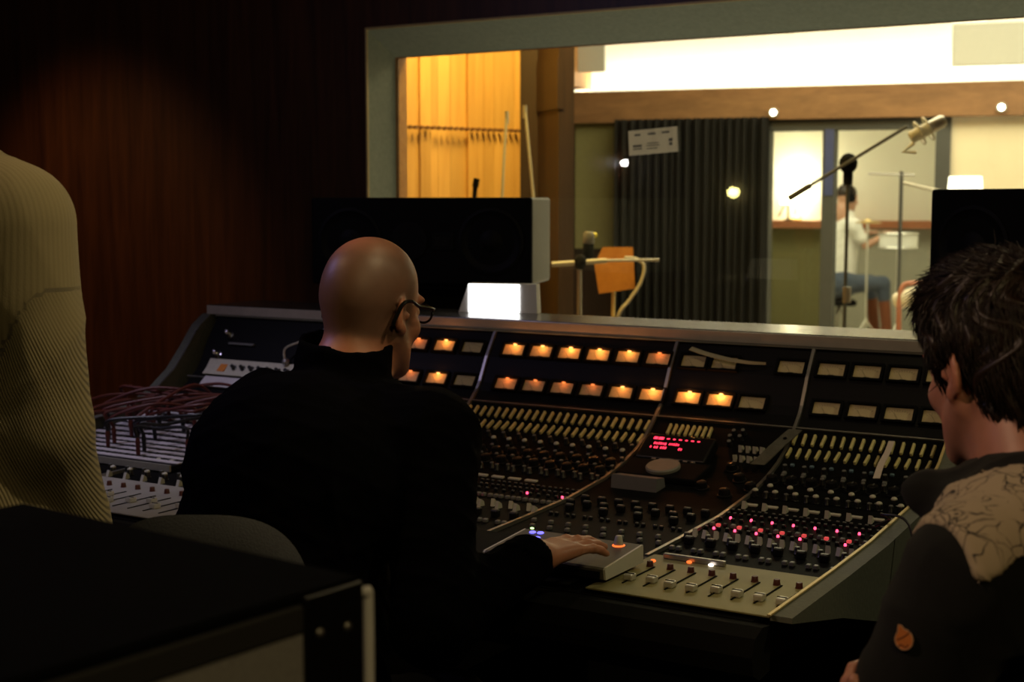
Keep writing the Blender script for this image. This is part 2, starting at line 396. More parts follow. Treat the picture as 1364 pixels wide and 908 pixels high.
def bslab(b, px0, px1, y0, y1, off, th):
    """slab on the back wall between image columns / heights, front face off in front of it"""
    p0, p1 = bw(px0, 270, off), bw(px1, 270, off); m_ = bw((px0 + px1) / 2, 270, off)
    za, zb = (bw((px0 + px1) / 2, yy, off).z if yy is not None else None for yy in (y0, y1))
    z1 = za if za is not None else 3.3; z0 = zb if zb is not None else 0.0
    q = [(p0.x, p0.y), (p1.x, p1.y), (p1.x - BN.x * th, p1.y - BN.y * th), (p0.x - BN.x * th, p0.y - BN.y * th)]
    b.prism(q, z0, z1, 'Z'); return b
b = MB()
bslab(b, 560, 1021, 160, None, 0, .12); bslab(b, 1263, 1650, 148, None, 0, .12)
struct(b.build('wall_studio_back', M['cream']))
b = MB(); bslab(b, 560, 830, 158, None, .02, .018); struct(b.build('trim_2', M['wood_walnut']))
# timber fascia in two steps below the lit cove, and the white cove wall set back behind it
b = MB(); bslab(b, 560, 1700, 125, 157, .12, .22); struct(b.build('beam', M['wood_beam']))
b = MB(); bslab(b, 560, 1700, 113, 127, .05, .30); struct(b.build('trim_3', M['wood_beam']))
b = MB(); bslab(b, 560, 1700, None, 130, -.42, .1); struct(b.build('wall_studio_cove', M['white_wall']))
cz = 2.22
p0, p1 = bw(748, 270, .14), bw(764, 270, .14)
b = MB(); bslab(b, 744, 760, None, 114, .16, .5); struct(b.build('trim_4', M['wood_orange']))
for (xa, xb, ya, yb, wh) in ((764, 806, 58, 96, 'left'), (1268, 1420, 30, 86, 'right')):
    c = bw((xa + xb) / 2, (ya + yb) / 2, -.02); w = (bw(xb, 270, -.02) - bw(xa, 270, -.02)).length
    h = bw(xa, ya, -.02).z - bw(xa, yb, -.02).z
    pc = thing('ceiling_panel', 'grey acoustic panel hung in the bright cove, %s' % ('at the end beside the brown wood column' if wh == 'left' else 'above the cream wall with the table lamp'), 'panel', c, (0, 0, math.atan2(BT.y, BT.x)))
    MB().box((0, 0, 0), (w, .04, h), bevel=.006).build('board', M['panel_cloud'], pc, local=True)
    b = MB()
    for sx in (-.4, .4): b.cyl((w * sx, 0, h / 2), (w * sx, 0, 3.3 - c.z), .003, 6)
    b.build('hanging_wire', M['metal'], pc, local=True)
light('AREA', 'cove_strip_light', BO3 + BT3 * 1.0 - BN3 * .30 + Vector((0, 0, 2.20)), 48, (1.0, .93, .74), 6.5, BO3 + BT3 * 1.0 - BN3 * .36 + Vector((0, 0, 3.0)), .06)
# downlights in the beam
for px, py, wh in ((1031, 150, 'above the booth window'), (1334, 143, 'above the cream wall')):
    c = bw(px, py, .12)
    dl = thing('downlight', 'small bright round spotlight in the timber beam %s' % wh, 'light', c, (0, 0, math.atan2(BT.y, BT.x)))
    MB().lathe([(.012, .0), (.030, .0), (.032, .008), (.03, .03), (.02, .03)], rot=Matrix.Rotation(R(90), 3, 'X')).build('housing', M['metal_pale'], dl, smooth=True, local=True)
    MB().ball((0, -.022, 0), (.024, .012, .020), 12).build('lens', M['spot_glow'], dl, smooth=True, local=True)
# olive acoustic panel
b = MB(); bslab(b, 766, 822, 160, 331, .06, .055)
tag(b.build('acoustic_panel', M['olive']), 'tall olive fabric panel on the studio wall left of the dark curtain', 'panel')
# dark curtain: pleated cloth
A, B_ = bw(818, 270, .16), bw(1022, 270, .16)
n = 240; zt = bw(900, 158, .16).z
bm = bmesh.new(); rows = []
for j, z in enumerate(np.linspace(.02, zt, 12)):
    row = []
    for i in range(n + 1):
        t_ = i / n; p = A.lerp(B_, t_)
        w = .028 * math.sin(t_ * 2 * math.pi * 19 + .8 * math.sin(t_ * 17)) + .012 * math.sin(t_ * 91 + z)
        row.append(bm.verts.new((p.x + BN.x * w, p.y + BN.y * w, z)))
    rows.append(row)
for r0, r1 in zip(rows, rows[1:]):
    for i in range(n): bm.faces.new((r0[i], r0[i + 1], r1[i + 1], r1[i]))
bmesh.ops.solidify(bm, geom=bm.faces[:], thickness=.006)
x = MB(); x.bm.free(); x.bm = bm
tag(x.build('curtain', M['curtain'], smooth=True), 'dark pleated curtain hanging on the studio back wall beside the booth window', 'curtain')
# glazed booth front: window_2
w2 = bpy.data.objects.new('window_2', None); COL.objects.link(w2); w2.location = bw(1140, 440, 0); w2['kind'] = 'structure'
b = MB()
for a_ in ((1019, 1024, 157, None), (1244, 1264, 155, None), (1019, 1264, 154, 172), (1094, 1111, 172, None)):
    bslab(b, *a_, .05, .17)
b.build('frame', M['frame_dark'], w2)
b = MB(); bslab(b, 1097, 1109, 172, 260, .058, .008); b.build('mullion_strip', M['frame_blue'], w2)
b = MB(); bslab(b, 1024, 1095, 172, None, -.03, .008); b.build('pane', M['glass2'], w2)
b = MB(); bslab(b, 1110, 1245, 172, None, -.03, .008); b.build('pane', M['glass2'], w2)
# booth room
def bpt(px, off): p = bw(px, 270, off); return Vector((p.x, p.y))
b = MB()
bslab(b, 930, 1370, 80, None, -6.6, .1)
b.quad_prism(bpt(1010, -.13), bpt(1006, -.56), 0, 2.1, .08); b.quad_prism(bpt(1277, -.56), bpt(1272, -.13), 0, 2.1, .08)
b.quad_prism(bpt(1006, -.56), bpt(955, -6.6), 0, 2.75, .08); b.quad_prism(bpt(1340, -6.6), bpt(1277, -.56), 0, 2.75, .08)
struct(b.build('wall_booth', M['white_wall']))
b = MB(); b.prism([(p.x, p.y) for p in (bpt(1000, -.13), bpt(1280, -.13), bpt(1283, -.58), bpt(998, -.58))], 2.1, 2.14, 'Z'); b.prism([(p.x, p.y) for p in (bpt(998, -.56), bpt(1283, -.56), bpt(1350, -6.7), bpt(940, -6.7))], 2.75, 2.8, 'Z'); struct(b.build('ceiling_booth', M['white_wall']))
b = MB(); b.prism([(p.x, p.y) for p in (bpt(1000, -.13), bpt(1280, -.13), bpt(1350, -6.7), bpt(940, -6.7))], -.015, .012, 'Z'); struct(b.build('floor_booth', M['grey_floor']))
b = MB(); bslab(b, 955, 1345, 294, 304, -6.24, .36); struct(b.build('trim_5', M['rail']))
b = MB(); bslab(b, 955, 1107, 304, None, -6.56, .03); struct(b.build('trim_6', M['olive']))
b = MB(); bslab(b, 1107, 1345, 304, None, -6.56, .03); struct(b.build('trim_7', mat('grey_wainscot', (.42, .41, .34), .8)))
bc = bw(1120, 270, -3.4)
light('AREA', 'booth_ceiling_light', (bc.x, bc.y, 2.70), 60, (1.0, .90, .66), 2.2, (bc.x, bc.y, 0))
# studio daylight-coloured ceiling and amber wash on the slats
light('AREA', 'studio_ceiling_light', (-2.4, 7.3, 3.25), 85, (1.0, .86, .55), 2.2, (-2.4, 7.3, 0))
light('AREA', 'slat_wall_washer', (-3.1, 5.15, 3.1), 72, (1.0, .66, .17), .5, (-3.85, 5.5, 1.5))
light('AREA', 'studio_right_light', (-.6, 7.6, 3.2), 85, (1.0, .88, .58), 1.2, (-1.3, 9.2, 1.4))
# ------------------------------------------------------------------ mixing console
CX0, CX1 = -3.085, -.785
PROF = [(2.055, .775), (2.335, .775), (2.345, .762), (2.40, .762), (2.70, .772), (2.87, .79), (2.97, .812), (3.03, .832), (3.075, .853), (3.14, .903), (3.165, .925), (3.18, .945), (3.215, 1.01), (3.262, 1.078)]
def sz(Y):
    for (a, za), (b_, zb) in zip(PROF, PROF[1:]):
        if a <= Y <= b_: return za + (zb - za) * (Y - a) / (b_ - a), math.atan2(zb - za, b_ - a)
    return PROF[-1][1], 0
def S(X, Y, h=0.0, spin=0.0):
    """matrix of a spot on the console's top: x along the desk, y up the slope, z out of it"""
    z, a = sz(Y)
    rm = Matrix.Rotation(a, 4, 'X')
    return Matrix.Translation((X, Y, z)) @ rm @ Matrix.Translation((0, 0, h)) @ Matrix.Rotation(spin, 4, 'Z')
con = thing('mixing_console', 'long dark analogue mixing console with rows of dial meters below the observation window', 'mixing console', (-1.935, 2.75, 0))
CI = world_of(con).inverted()
body = [(2.06, .70)] + [(y, z - .006) for y, z in PROF] + [(3.262, 1.079), (3.47, 1.079), (3.47, .25), (3.15, .25), (3.05, .50), (2.55, .63)]
MB().prism(body, CX0 + .03, CX1 - .03).build('body', M['black_panel'], con)
# legs
for lx in (CX0 + .25, -1.9, CX1 - .25):
    MB().box((lx, 3.2, .12), (.09, .5, .24), bevel=.01).box((lx, 3.15, .012), (.11, .66, .024), bevel=.006).build('leg', M['matte_black'], con)
# padded arm rest along the front
b = MB(); n_ = 10
pr_ = [(2.053, .768), (2.02, .772), (1.99, .762), (1.978, .735), (1.985, .705), (2.01, .692), (2.053, .695)]
b.prism(pr_, CX0 + .02, CX1 - .0); b.build('armrest', M['matte_black'], con)
# ledge with a pale edge strip
MB().box(((CX0 + CX1) / 2, 3.385, 1.0935), (CX1 - CX0 + .03, .235, .027), bevel=.003).build('ledge', M['ledge'], con)
MB().box(((CX0 + CX1) / 2, 3.2635, 1.0915), (CX1 - CX0 + .03, .007, .0265), bevel=.0015).build('ledge_edge', M['ledge_front'], con)
MB().box(((CX0 + CX1) / 2, 3.2575, 1.076), (CX1 - CX0 - .05, .006, .004)).build('trim_line', M['metal'], con)
# end panels
for X, nm in ((CX1, 1), (CX0, 0)):
    out = [(2.056, .774), (2.056, .783), (2.335, .788), (2.55, .795), (2.85, .818), (2.945, .836), (3.02, .868), (3.10, .922), (3.15, .975), (3.215, 1.05), (3.262, 1.079), (3.47, 1.079), (3.47, .25), (3.15, .25), (2.62, .631), (2.30, .722)]
    x0, x1 = (X - .002, X + .034) if nm else (X - .034, X + .002)
    MB().prism(out, x0, x1).build('end_panel', M['end_panel'], con)
    tr = [(2.045, .784), (2.335, .789), (2.55, .796), (2.85, .819), (2.945, .837), (3.02, .869), (3.10, .923), (3.15, .976), (3.2, 1.035)]
    b = MB(); b.strip([(X + (.0 if nm else 0), y, z) for y, z in tr], [(.0028, 0, 0)] * len(tr), .003, [(0, -.3, .95)] * len(tr)); b.build('edge_trim', M['brass'] if nm else M['metal'], con)  # right trim: brass yellow stands for warm light on pale metal
# bays and the metal dividers between them
BAYS = [(-3.05, -2.62), (-2.62, -2.044), (-2.044, -1.504), (-1.504, -1.148), (-1.148, CX1)]
def panel(name, x0, x1, ys, h, m, th=.004):
    b = MB(); pts = []; nn = []
    for y in ys:
        z, a = sz(y); pts.append(((x0 + x1) / 2, y, z)); nn.append((0, -math.sin(a), math.cos(a)))
    pts = [Vector(p) + Vector(q) * h for p, q in zip(pts, nn)]
    b.strip(pts, [((x1 - x0) / 2, 0, 0)] * len(ys), th, nn)
    return b.build(name, m, con)
YS_MAIN = [2.352, 2.41, 2.55, 2.70, 2.79, 2.87, 2.92, 2.97, 3.03, 3.075, 3.105, 3.132]
YS_METER = [3.142, 3.165, 3.18, 3.198, 3.215, 3.235, 3.256]
for i, (x0, x1) in enumerate(BAYS):
    if i > 0:
        panel('module_panel', x0 + .004, x1 - .004, YS_MAIN, -.006, M['panel_grey'])
    panel('meter_panel', x0 + .004, x1 - .004, YS_METER, -.006, M['black_panel'])
    if i > 0:
        b = MB(); pts = []; nn = []
        for y in [2.36, 2.5, 2.7, 2.87, 2.97, 3.03, 3.075, 3.14, 3.165, 3.18, 3.215, 3.24, 3.258]:
            z, a = sz(y); nv = Vector((0, -math.sin(a), math.cos(a))); pts.append(Vector((x0, y, z)) - nv * .004); nn.append(nv)
        b.strip(pts, [(.0038, 0, 0)] * len(pts), .009, nn); b.build('divider_strip', M['metal'], con)
b = MB()
z, a = sz(3.136); b.box(((CX0 + CX1) / 2, 3.136, z), (CX1 - CX0 - .04, .004, .006), Matrix.Rotation(a, 3, 'X')); b.build('trim_line', M['metal'], con)

# meters --------------------------------------------------------------------------------------------
MW, MH = .064, .033
fr = MB()
fr.box((0, MH / 2 + .003, .005), (MW + .012, .005, .010)).box((0, -MH / 2 - .003, .005), (MW + .012, .005, .010)).box((MW / 2 + .0035, 0, .005), (.006, MH, .010)).box((-MW / 2 - .0035, 0, .005), (.006, MH, .010))
frame0 = fr.build('meter', M['matte_black'], con, local=True)
f_ = MB().box((0, 0, .0018), (MW, MH, .001)); 
f_.bm.verts.ensure_lookup_table()
face0 = f_.build('dial_face', M['meter_face'], frame0, local=True)
sm = MB(); 
for k in range(9):
    t_ = -.6 + k * .15
    sm.box((.040 * math.sin(t_), -.026 + .036 * math.cos(t_), .0026), (.0006, .003, .0004), Matrix.Rotation(-t_, 3, 'Z'))
sm.box((-.006, -.006, .0028), (.0005, .026, .0004), Matrix.Rotation(.62, 3, 'Z')).box((0, -MH / 2 + .002, .003), (.014, .004, .001))
scale0 = sm.build('needle', M['black_plastic'], frame0, local=True)
bl0 = MB().ball((0, MH / 2 - .0002, .006), (.0060, .0018, .0026), 10).build('bulb', M['bulb'], frame0, smooth=True, local=True)
protos = (frame0, face0, scale0, bl0)
PITCHX = .0900
meters = []   # (X, Y, lit 0..1)
bayx = {2: [-1.967 + k * .0849 for k in range(6)], 4: [-1.094 + k * .0848 for k in range(4)], 1: [-2.555 + k * .0915 for k in range(6)]}
lit2t, lit2b = [.75, .7, .95, .9, .75, .3], [.3, .15, .2, .15, .6, .95]
for k, X in enumerate(bayx[2]):
    meters += [(X, 3.228, lit2t[k]), (X + .006, 3.179, lit2b[k])]
for k, X in enumerate(bayx[1]):
    lt = [0, 0, 0, .25, .75, 0][k]; lb = [0, 0, 0, .2, .7, 0][k]
    meters += [(X, 3.228, lt), (X + .006, 3.179, lb)]
for k, X in enumerate(bayx[4]):
    if k < 4: meters += [(X, 3.228, 0), (X + .006, 3.179, 0)]
for px, py, l in ((924, 484, 0), (965, 486, 0), (1054, 491, 0)):
    p = onX(px, py, 0); meters.append((None, (px, py), l))
for px, py, l in ((917, 531, 1.6), (959, 534, 1.6), (1002, 538, 0)): meters.append((None, (px, py), l))
def hit(px, py):
    d = ray(px, py)
    for (y0, z0), (y1, z1) in zip(PROF, PROF[1:]):
        m_ = (z1 - z0) / (y1 - y0)
        t_ = (z0 - m_ * y0 - CZ) / (d.z - m_ * d.y); Y = t_ * d.y
        if y0 - 1e-6 <= Y <= y1 + 1e-6: return CAM + d * t_
    return None
first = True
bulbs_l = []
for X, Y, l in meters:
    if X is None:
        h_ = hit(*Y); X, Y = h_.x, h_.y
    Y = 3.228 if Y > 3.2 else 3.179
    mm = CI @ S(X, Y, -.002)
    if first:
        fo = frame0; fo.matrix_local = mm; first = False; ch = [face0, scale0]; bo = bl0
    else:
        fo = copy_part(frame0, con, mm)
        for q in (face0, scale0): copy_part(q, fo, q.matrix_local.copy())
        bo = None
    if l > 0:
        fo['label'] = 'dial meter lit orange from above' if l > .4 else 'dial meter with a weak red-orange glow'
        if bo is None: bo = copy_part(bl0, fo, bl0.matrix_local.copy())
        if l < .4:
            bo.data = bo.data.copy() if bo is not bl0 else bo.data
            bo.data.materials[0] = M['bulb_dim']
        w = S(X, Y, .0135) @ Vector((0, MH / 2 - .0035, 0))
        bulbs_l.append((w, l))
for w, l in bulbs_l:
    o = light('POINT', 'meter_lamp', w, .050 * l, (1.0, .33, .07) if l > .4 else (1.0, .24, .06), .003)

# controls: build one of each kind, then place copies -------------------------------------------------
class Kind:
    def __init__(s, name, mb, m, smooth=True, cap=None, capmat=None, capname='cap'):
        s.name = name; s.o = mb.build(name, m, con, smooth=smooth, local=True); s.used = False; s.m = m
        s.cap = cap.build(capname, capmat, s.o, smooth=smooth, local=True) if cap else None
        s.n = 0; s.spots = []
    def put(s, X, Y, spin=0.0, h=0.0, pri=0): s.spots.append((pri, S(X, Y, h - .002, spin)))
    def flush(s, limit):
        s.spots.sort(key=lambda q: q[0])
        for k, (_, m_) in enumerate(s.spots[:limit]):
            if k == 0: s.o.matrix_local = CI @ m_
            else:
                c = copy_part(s.o, con, CI @ m_)
                if s.cap: copy_part(s.cap, c, s.cap.matrix_local.copy())
        rest = s.spots[limit:]
        if rest:
            def merged(src):
                bm = bmesh.new()
                for _, m_ in rest:
                    t0 = len(bm.verts); bm.from_mesh(src.data); bm.verts.ensure_lookup_table()
                    bmesh.ops.transform(bm, matrix=m_, verts=bm.verts[t0:])
                x = MB(); x.bm.free(); x.bm = bm; return x
            r = merged(s.o).build(s.name, s.m, con, smooth=True); r['kind'] = 'stuff'
            if s.cap:
                r2 = merged(s.cap).build(s.cap.name, s.cap.data.materials[0], r, smooth=True, local=True)
                # the cap mesh is in world space: bring it under its part
                r2.data.transform((world_of(r)).inverted())
                r2['kind'] = 'stuff'
def knob_mb(r, h):
    b = MB(); b.lathe([(r * 1.12, 0), (r * 1.15, h * .18), (r, h * .25), (r * .86, h * .95), (r * .78, h), (0, h)], seg=16); return b
def key_mb(w, l, h): return MB().box((0, 0, h / 2), (w, l, h), bevel=min(w, l, h) * .18, seg=1)
key = Kind('routing_key', key_mb(.0058, .034, .009), M['key_yellow_lit'], smooth=False)
skn = Kind('small_knob', knob_mb(.0062, .014), M['knob_black'], cap=MB().lathe([(0, .0141), (.0046, .0141), (.0046, .0158), (0, .0162)], seg=12), capmat=M['cap_grey'])
pkn = Kind('pale_knob', knob_mb(.0078, .015), M['knob_black'], cap=MB().ball((0, 0, .0155), (.0068, .0068, .0045), 12), capmat=M['cap_white'])
bkn = Kind('large_knob', MB().lathe([(.0165, 0), (.0165, .004), (.013, .005), (.0115, .017), (.0095, .018), (0, .018)], seg=20), M['knob_black'], cap=MB().box((0, .006, .0182), (.0018, .009, .001)), capmat=M['cap_grey'])
lab = Kind('label_strip', MB().box((0, 0, .002), (.031, .011, .004), bevel=.0008), M['label_white'], smooth=False)
btn = Kind('push_button', MB().box((0, 0, .003), (.0085, .0065, .006), bevel=.0012, seg=1), M['black_plastic'], smooth=False, cap=MB().box((0, 0, .0064), (.0062, .0035, .0007)), capmat=M['cap_grey'], capname='button_top')
gbt = Kind('square_button', MB().box((0, 0, .004), (.0095, .0105, .008), bevel=.0014, seg=1), M['cap_grey'], smooth=False)
rbt = Kind('lit_button', MB().box((0, 0, .003), (.0085, .008, .006), bevel=.001, seg=1), M['led_red_dim'], smooth=False)
led = Kind('red_led', MB().lathe([(.0028, 0), (.0028, .003), (.0020, .0048), (0, .0054)], seg=12), M['led_red'])
led.m = M['led_red']
blue = Kind('blue_button', MB().box((0, 0, .003), (.009, .0075, .006), bevel=.001, seg=1), M['cap_blue'], smooth=False)
cbt = Kind('capped_switch', MB().box((0, 0, .0075), (.0165, .015, .015), bevel=.002, seg=1), M['black_plastic'], smooth=False, cap=MB().box((0, .0, .0154), (.0145, .006, .0008)), capmat=M['cap_grey'], capname='switch_top')
wed = Kind('paddle_switch', MB().prism([(-.008, 0), (.008, 0), (.006, .010), (-.002, .016)], -.0042, .0042), M['cap_white'], smooth=False)
STRIP = .0452
def strips(x0, n): return [x0 + STRIP * (k + .5) for k in range(n)]
R_ = random.Random(5)
# right bay (8 strips)
for k, X in enumerate(strips(-1.148, 8)):
    for q in (-.0113, .0113):
        key.put(X + q, 3.107, R_.uniform(-.05, .05), pri=0); key.put(X + q, 3.070, R_.uniform(-.05, .05), pri=0)
    blue.put(X + .012, 3.030, pri=0); skn.put(X + .004, 3.008, pri=1); gbt.put(X + .008, 2.99, pri=0)
    bkn.put(X - .004, 2.948, pri=0); skn.put(X + .016, 2.962, pri=0)
    pkn.put(X + .012, 2.898, pri=0); pkn.put(X - .010, 2.866, pri=0); skn.put(X + .016, 2.862, pri=2)
    lab.put(X + .004, 2.803, pri=0); wed.put(X - .002, 2.785, pri=0)
    for q in (-.014, 0, .014): btn.put(X + q, 2.752, pri=0)
    for q in (-.014, .0, .014): btn.put(X + q, 2.728, pri=0)
    led.put(X + .0, 2.706, pri=0)
    for q in (-.015, .012): btn.put(X + q, 2.69, pri=1)
    gbt.put(X - .012, 2.64, pri=0)
    (rbt if k < 7 else gbt).put(X + .001, 2.64, pri=0); btn.put(X + .014, 2.645, pri=0)
    led.put(X + .0015, 2.616, pri=0) if k in (0, 1, 2, 3, 4, 6) else btn.put(X + .0015, 2.616)
    for q in (-.013, .014): btn.put(X + q, 2.612, pri=1)
    wed.put(X - .010, 2.55, spin=.2, pri=0); wed.put(X + .013, 2.548, spin=-.2, pri=0)
    skn.put(X - .012, 2.515, pri=0); cbt.put(X + .004, 2.492, pri=0)
    gbt.put(X - .008, 2.44, pri=0); gbt.put(X + .006, 2.44, pri=0)
# twelve strips under the brightest meters
for k, X in enumerate(strips(-2.044, 12)):
    for q in (-.0113, .0113):
        key.put(X + q, 3.107, R_.uniform(-.05, .05), pri=1); key.put(X + q, 3.070, R_.uniform(-.05, .05), pri=1)
    skn.put(X + .010, 3.030, pri=2); pkn.put(X, 3.000, pri=3)
    bkn.put(X - .004, 2.945, pri=1); skn.put(X + .016, 2.965, pri=3)
    bkn.put(X - .004, 2.895, pri=1); skn.put(X + .016, 2.915, pri=3); skn.put(X - .006, 2.855, pri=3); skn.put(X + .014, 2.845, pri=3)
    if 4 < k < 9: lab.put(X + .004, 2.793, pri=1)
    for q in (-.014, .0, .014):
        btn.put(X + q, 2.755, pri=2); btn.put(X + q, 2.728, pri=2)
    if k in (7, 9, 11): led.put(X, 2.706 if k > 7 else 2.62, pri=1)
    for q in (-.012, .012): btn.put(X + q, 2.70, pri=2)
    for q in (-.014, .001, .014): gbt.put(X + q, 2.645, pri=2)
    wed.put(X - .010, 2.58, pri=1, spin=.2); wed.put(X + .012, 2.565, pri=1, spin=-.2)
    cbt.put(X, 2.50, pri=2); gbt.put(X - .008, 2.45, pri=2); gbt.put(X + .007, 2.45, pri=2)
# master bay
for k in range(8):
    X = -1.452 + k * .0152
    key.put(X, 3.103, pri=0, spin=R_.uniform(-.06, .06))
for k in range(4):
    X = -1.252 + k * .0175
    for Y in (3.068, 3.032): wed.put(X, Y, pri=0, spin=R_.uniform(-.3, .3))
for k in range(8):
    X = -1.475 + k * .0405
    cbt.put(X, 2.655, pri=0); cbt.put(X + .012, 2.70, pri=0)
    if k % 2 == 0: cbt.put(X + .02, 2.615, pri=1)
    for q in (0, .014): btn.put(X + q, 2.57, pri=2)
    gbt.put(X, 2.50, pri=2); gbt.put(X + .02, 2.46, pri=2)
for px, py in ((935, 650), (965, 660), (985, 640), (1000, 652), (975, 625)):
    h_ = hit(px, py); bkn.put(h_.x, h_.y, pri=0)
for dx, dy in ((0, 0), (.022, .004), (-.004, -.02), (.02, -.018), (.0, -.04)):
    skn.put(-1.285 + dx, 3.108 + dy * .7, pri=1)
# left channel bay (mostly behind the seated man) and the strips before the patch bay
for k, X in enumerate(strips(-2.62, 12)):
    for q in (-.0113, .0113): key.put(X + q, 3.107, pri=5); key.put(X + q, 3.070, pri=5)
    bkn.put(X, 2.94, pri=3); skn.put(X + .012, 2.89, pri=5); bkn.put(X, 2.84, pri=3); skn.put(X - .01, 2.79, pri=5)
    lab.put(X + .003, 2.74, pri=3)
    for q in (-.012, .012): btn.put(X + q, 2.70, pri=5); btn.put(X + q, 2.66, pri=5)
    gbt.put(X, 2.60, pri=5); pkn.put(X, 2.55, pri=4)
for k in range(16):
    X = -2.98 + k * .058
    if X < -2.06: pkn.put(X, 2.432, pri=1.5); skn.put(X + .024, 2.455, pri=2.5); wed.put(X + .02, 2.40, pri=2)
for kd in (key, cbt, skn, pkn, bkn, lab, btn, gbt, rbt, led, blue, wed): kd.flush(100)

# fader plates with their slots, caps and rear knobs --------------------------------------------------
def fader_plate(x0, x1, m='plate_grey'):
    MB().box(((x0 + x1) / 2, 2.197, .7765), (x1 - x0, .266, .003), bevel=.0008).build('fader_plate', M[m], con)
fader_plate(-1.118, CX1 - .006, 'plate_yellow_lit'); fader_plate(-2.62 + .004, -2.048); fader_plate(-3.05, -2.624); fader_plate(-2.04, -1.508)
MB().box((-1.326, 2.197, .7765), (.348, .266, .003), bevel=.0008).build('rest_plate', M['matte_black'], con)
slot = Kind('fader_slot', MB().box((0, 0, .0031), (.0030, .125, .0012)), M['matte_black'], smooth=False)
fdr = Kind('fader_cap', MB().box((0, 0, .0085), (.0165, .020, .011), bevel=.0025), M['cap_silver'], smooth=False, cap=MB().box((0, 0, .0145), (.0168, .0016, .0012)), capmat=M['matte_black'], capname='pointer_line')
frk = Kind('fader_knob', knob_mb(.0062, .012), M['cap_dark_red'])
for k in range(8):
    X = -1.0755 + k * .0395
    slot.put(X, 2.180, h=.003); frk.put(X - .010, 2.245, h=.003); fdr.put(X, 2.140 + R_.uniform(-.004, .010), h=.002)
for k, X in enumerate(strips(-2.62, 12)):
    slot.put(X, 2.165, h=.003); frk.put(X, 2.262, h=.003); fdr.put(X, 2.15 + R_.uniform(-.02, .03), h=.002)
for k, X in enumerate(strips(-3.04, 8)):
    slot.put(X, 2.165, h=.003); frk.put(X, 2.262, h=.003); fdr.put(X, 2.15 + R_.uniform(-.02, .03), h=.002)
for k, X in enumerate(strips(-2.044, 12)):
    slot.put(X, 2.165, h=.003); fdr.put(X, 2.15 + R_.uniform(-.02, .03), h=.002)
for kd in (slot, fdr, frk): kd.flush(100)
# orange and white pilot lamps at the fader plate's back edge
for px, py, m_ in ((870, 750, 'led_orange'), (918, 752, 'led_orange'), (947, 756, 'led_white'), (963, 742, None)):
    h_ = hit(px, py)
    if h_ is None or m_ is None: continue
    MB().ball((h_.x, h_.y, h_.z + .005), (.0052, .0042, .003), 10).build('pilot_lamp', M[m_], con, smooth=True)
p0, p1 = hit(922, 750), hit(958, 755)
MB().box((-1.03, 2.312, .783), (.12, .010, .010), bevel=.002).build('pilot_rail', M['metal'], con)

# patch bay and the panels at the left end -------------------------------------------------------------
px0, px1 = -3.045, -2.50
panel('patch_panel', px0, px1 + .0, [2.50, 2.60, 2.70, 2.79, 2.87, 2.92, 2.97], .002, M['black_panel'], .012)
for k in range(11):
    Y = 2.535 + k * .042
    if Y > 2.96: break
    m_ = S((px0 + px1) / 2, Y, .0145)
    MB().box((0, 0, 0), (px1 - px0 - .02, .021, .002)).build('label_strip', M['panel_lilac_lit'], con, xf=m_)
jack = Kind('jack_socket', MB().lathe([(.0062, 0), (.0062, .002), (.0036, .0021), (.0034, -.004)], seg=8), M['frame_dark'])
for k in range(11):
    Y = 2.535 + k * .042 + .021
    if Y > 2.97: break
    for q in range(24): jack.put(px0 + .02 + q * (px1 - px0 - .04) / 23, Y, h=.016, pri=k)
jack.flush(96)
z_, a_ = sz(2.5)
MB().box(((px0 + px1) / 2, 2.492, z_ + .010), (px1 - px0, .006, .016)).build('patch_panel_lip', M['metal_pale'], con)
panel('module_panel', px0, px1 - .12, [2.352, 2.40, 2.486], -.004, M['panel_grey'])
panel('blank_panel', -2.99, -2.64, [3.106, 3.125, 3.138], .002, M['panel_lilac_lit'])
panel('switch_panel', -3.01, -2.64, [3.145, 3.160, 3.172, 3.183], .002, M['label_white'])
MB().box((0, 0, .006), (.028, .03, .002)).build('orange_tag', M['orange_label'], con, xf=S(-2.945, 3.165, .002))
for k in range(8):
    X = -2.90 + k * .034
    MB().lathe([(.009, 0), (.009, .003), (.0065, .004), (.0055, .016), (0, .017)], seg=14).build('panel_knob', M['knob_black'], con, smooth=True, xf=S(X, 3.167, .006))
for X, Y in ((-2.985, 3.19), (-2.965, 3.222)):
    MB().lathe([(.013, 0), (.012, .006), (.005, .008), (.005, .02), (.008, .024), (.006, .032), (0, .034)], seg=14).build('glint_post', M['chrome'], con, smooth=True, xf=S(X, Y, 0))  # chrome posts added for the white glints on this panel
MB().box((0, 0, .003), (.10, .006, .006)).build('slot_line', M['cap_grey'], con, xf=S(-2.91, 3.208, 0))
h_ = hit(416, 461); MB().ball((h_.x, h_.y - .006, h_.z + .004), .0042, 10).build('red_led', M['led_red'], con, smooth=True)

# display unit of the master bay ------------------------------------------------------------------------
dsp = MB(); dsp.box((0, 0, .012), (.175, .085, .03), bevel=.004)
du = dsp.build('display_unit', M['black_plastic'], con, xf=S(-1.392, 3.022, 0) @ Matrix.Rotation(R(14), 4, 'X'))
txt = MB(); xf = S(-1.392, 3.022, 0) @ Matrix.Rotation(R(14), 4, 'X') @ Matrix.Translation((0, 0, .0272))
def dash(x, y, w, h): txt.box((x, y, 0), (w, h, .0008), bevel=.0003, seg=1)
rt = random.Random(12)
for q, wd in ((-.060, .010), (-.046, .013)): dash(q, .026, wd, .0085)
for q in range(6): dash(-.028 + q * .0155, .026, .006 if q % 2 else .0075, .0035)
def line(x, y, groups, hh):
    for g in groups:
        for _ in range(g):
            w = rt.uniform(.0028, .0042); dash(x, y + rt.uniform(-.0006, .0006), w, hh * rt.uniform(.7, 1)); x += .0056
        x += .005
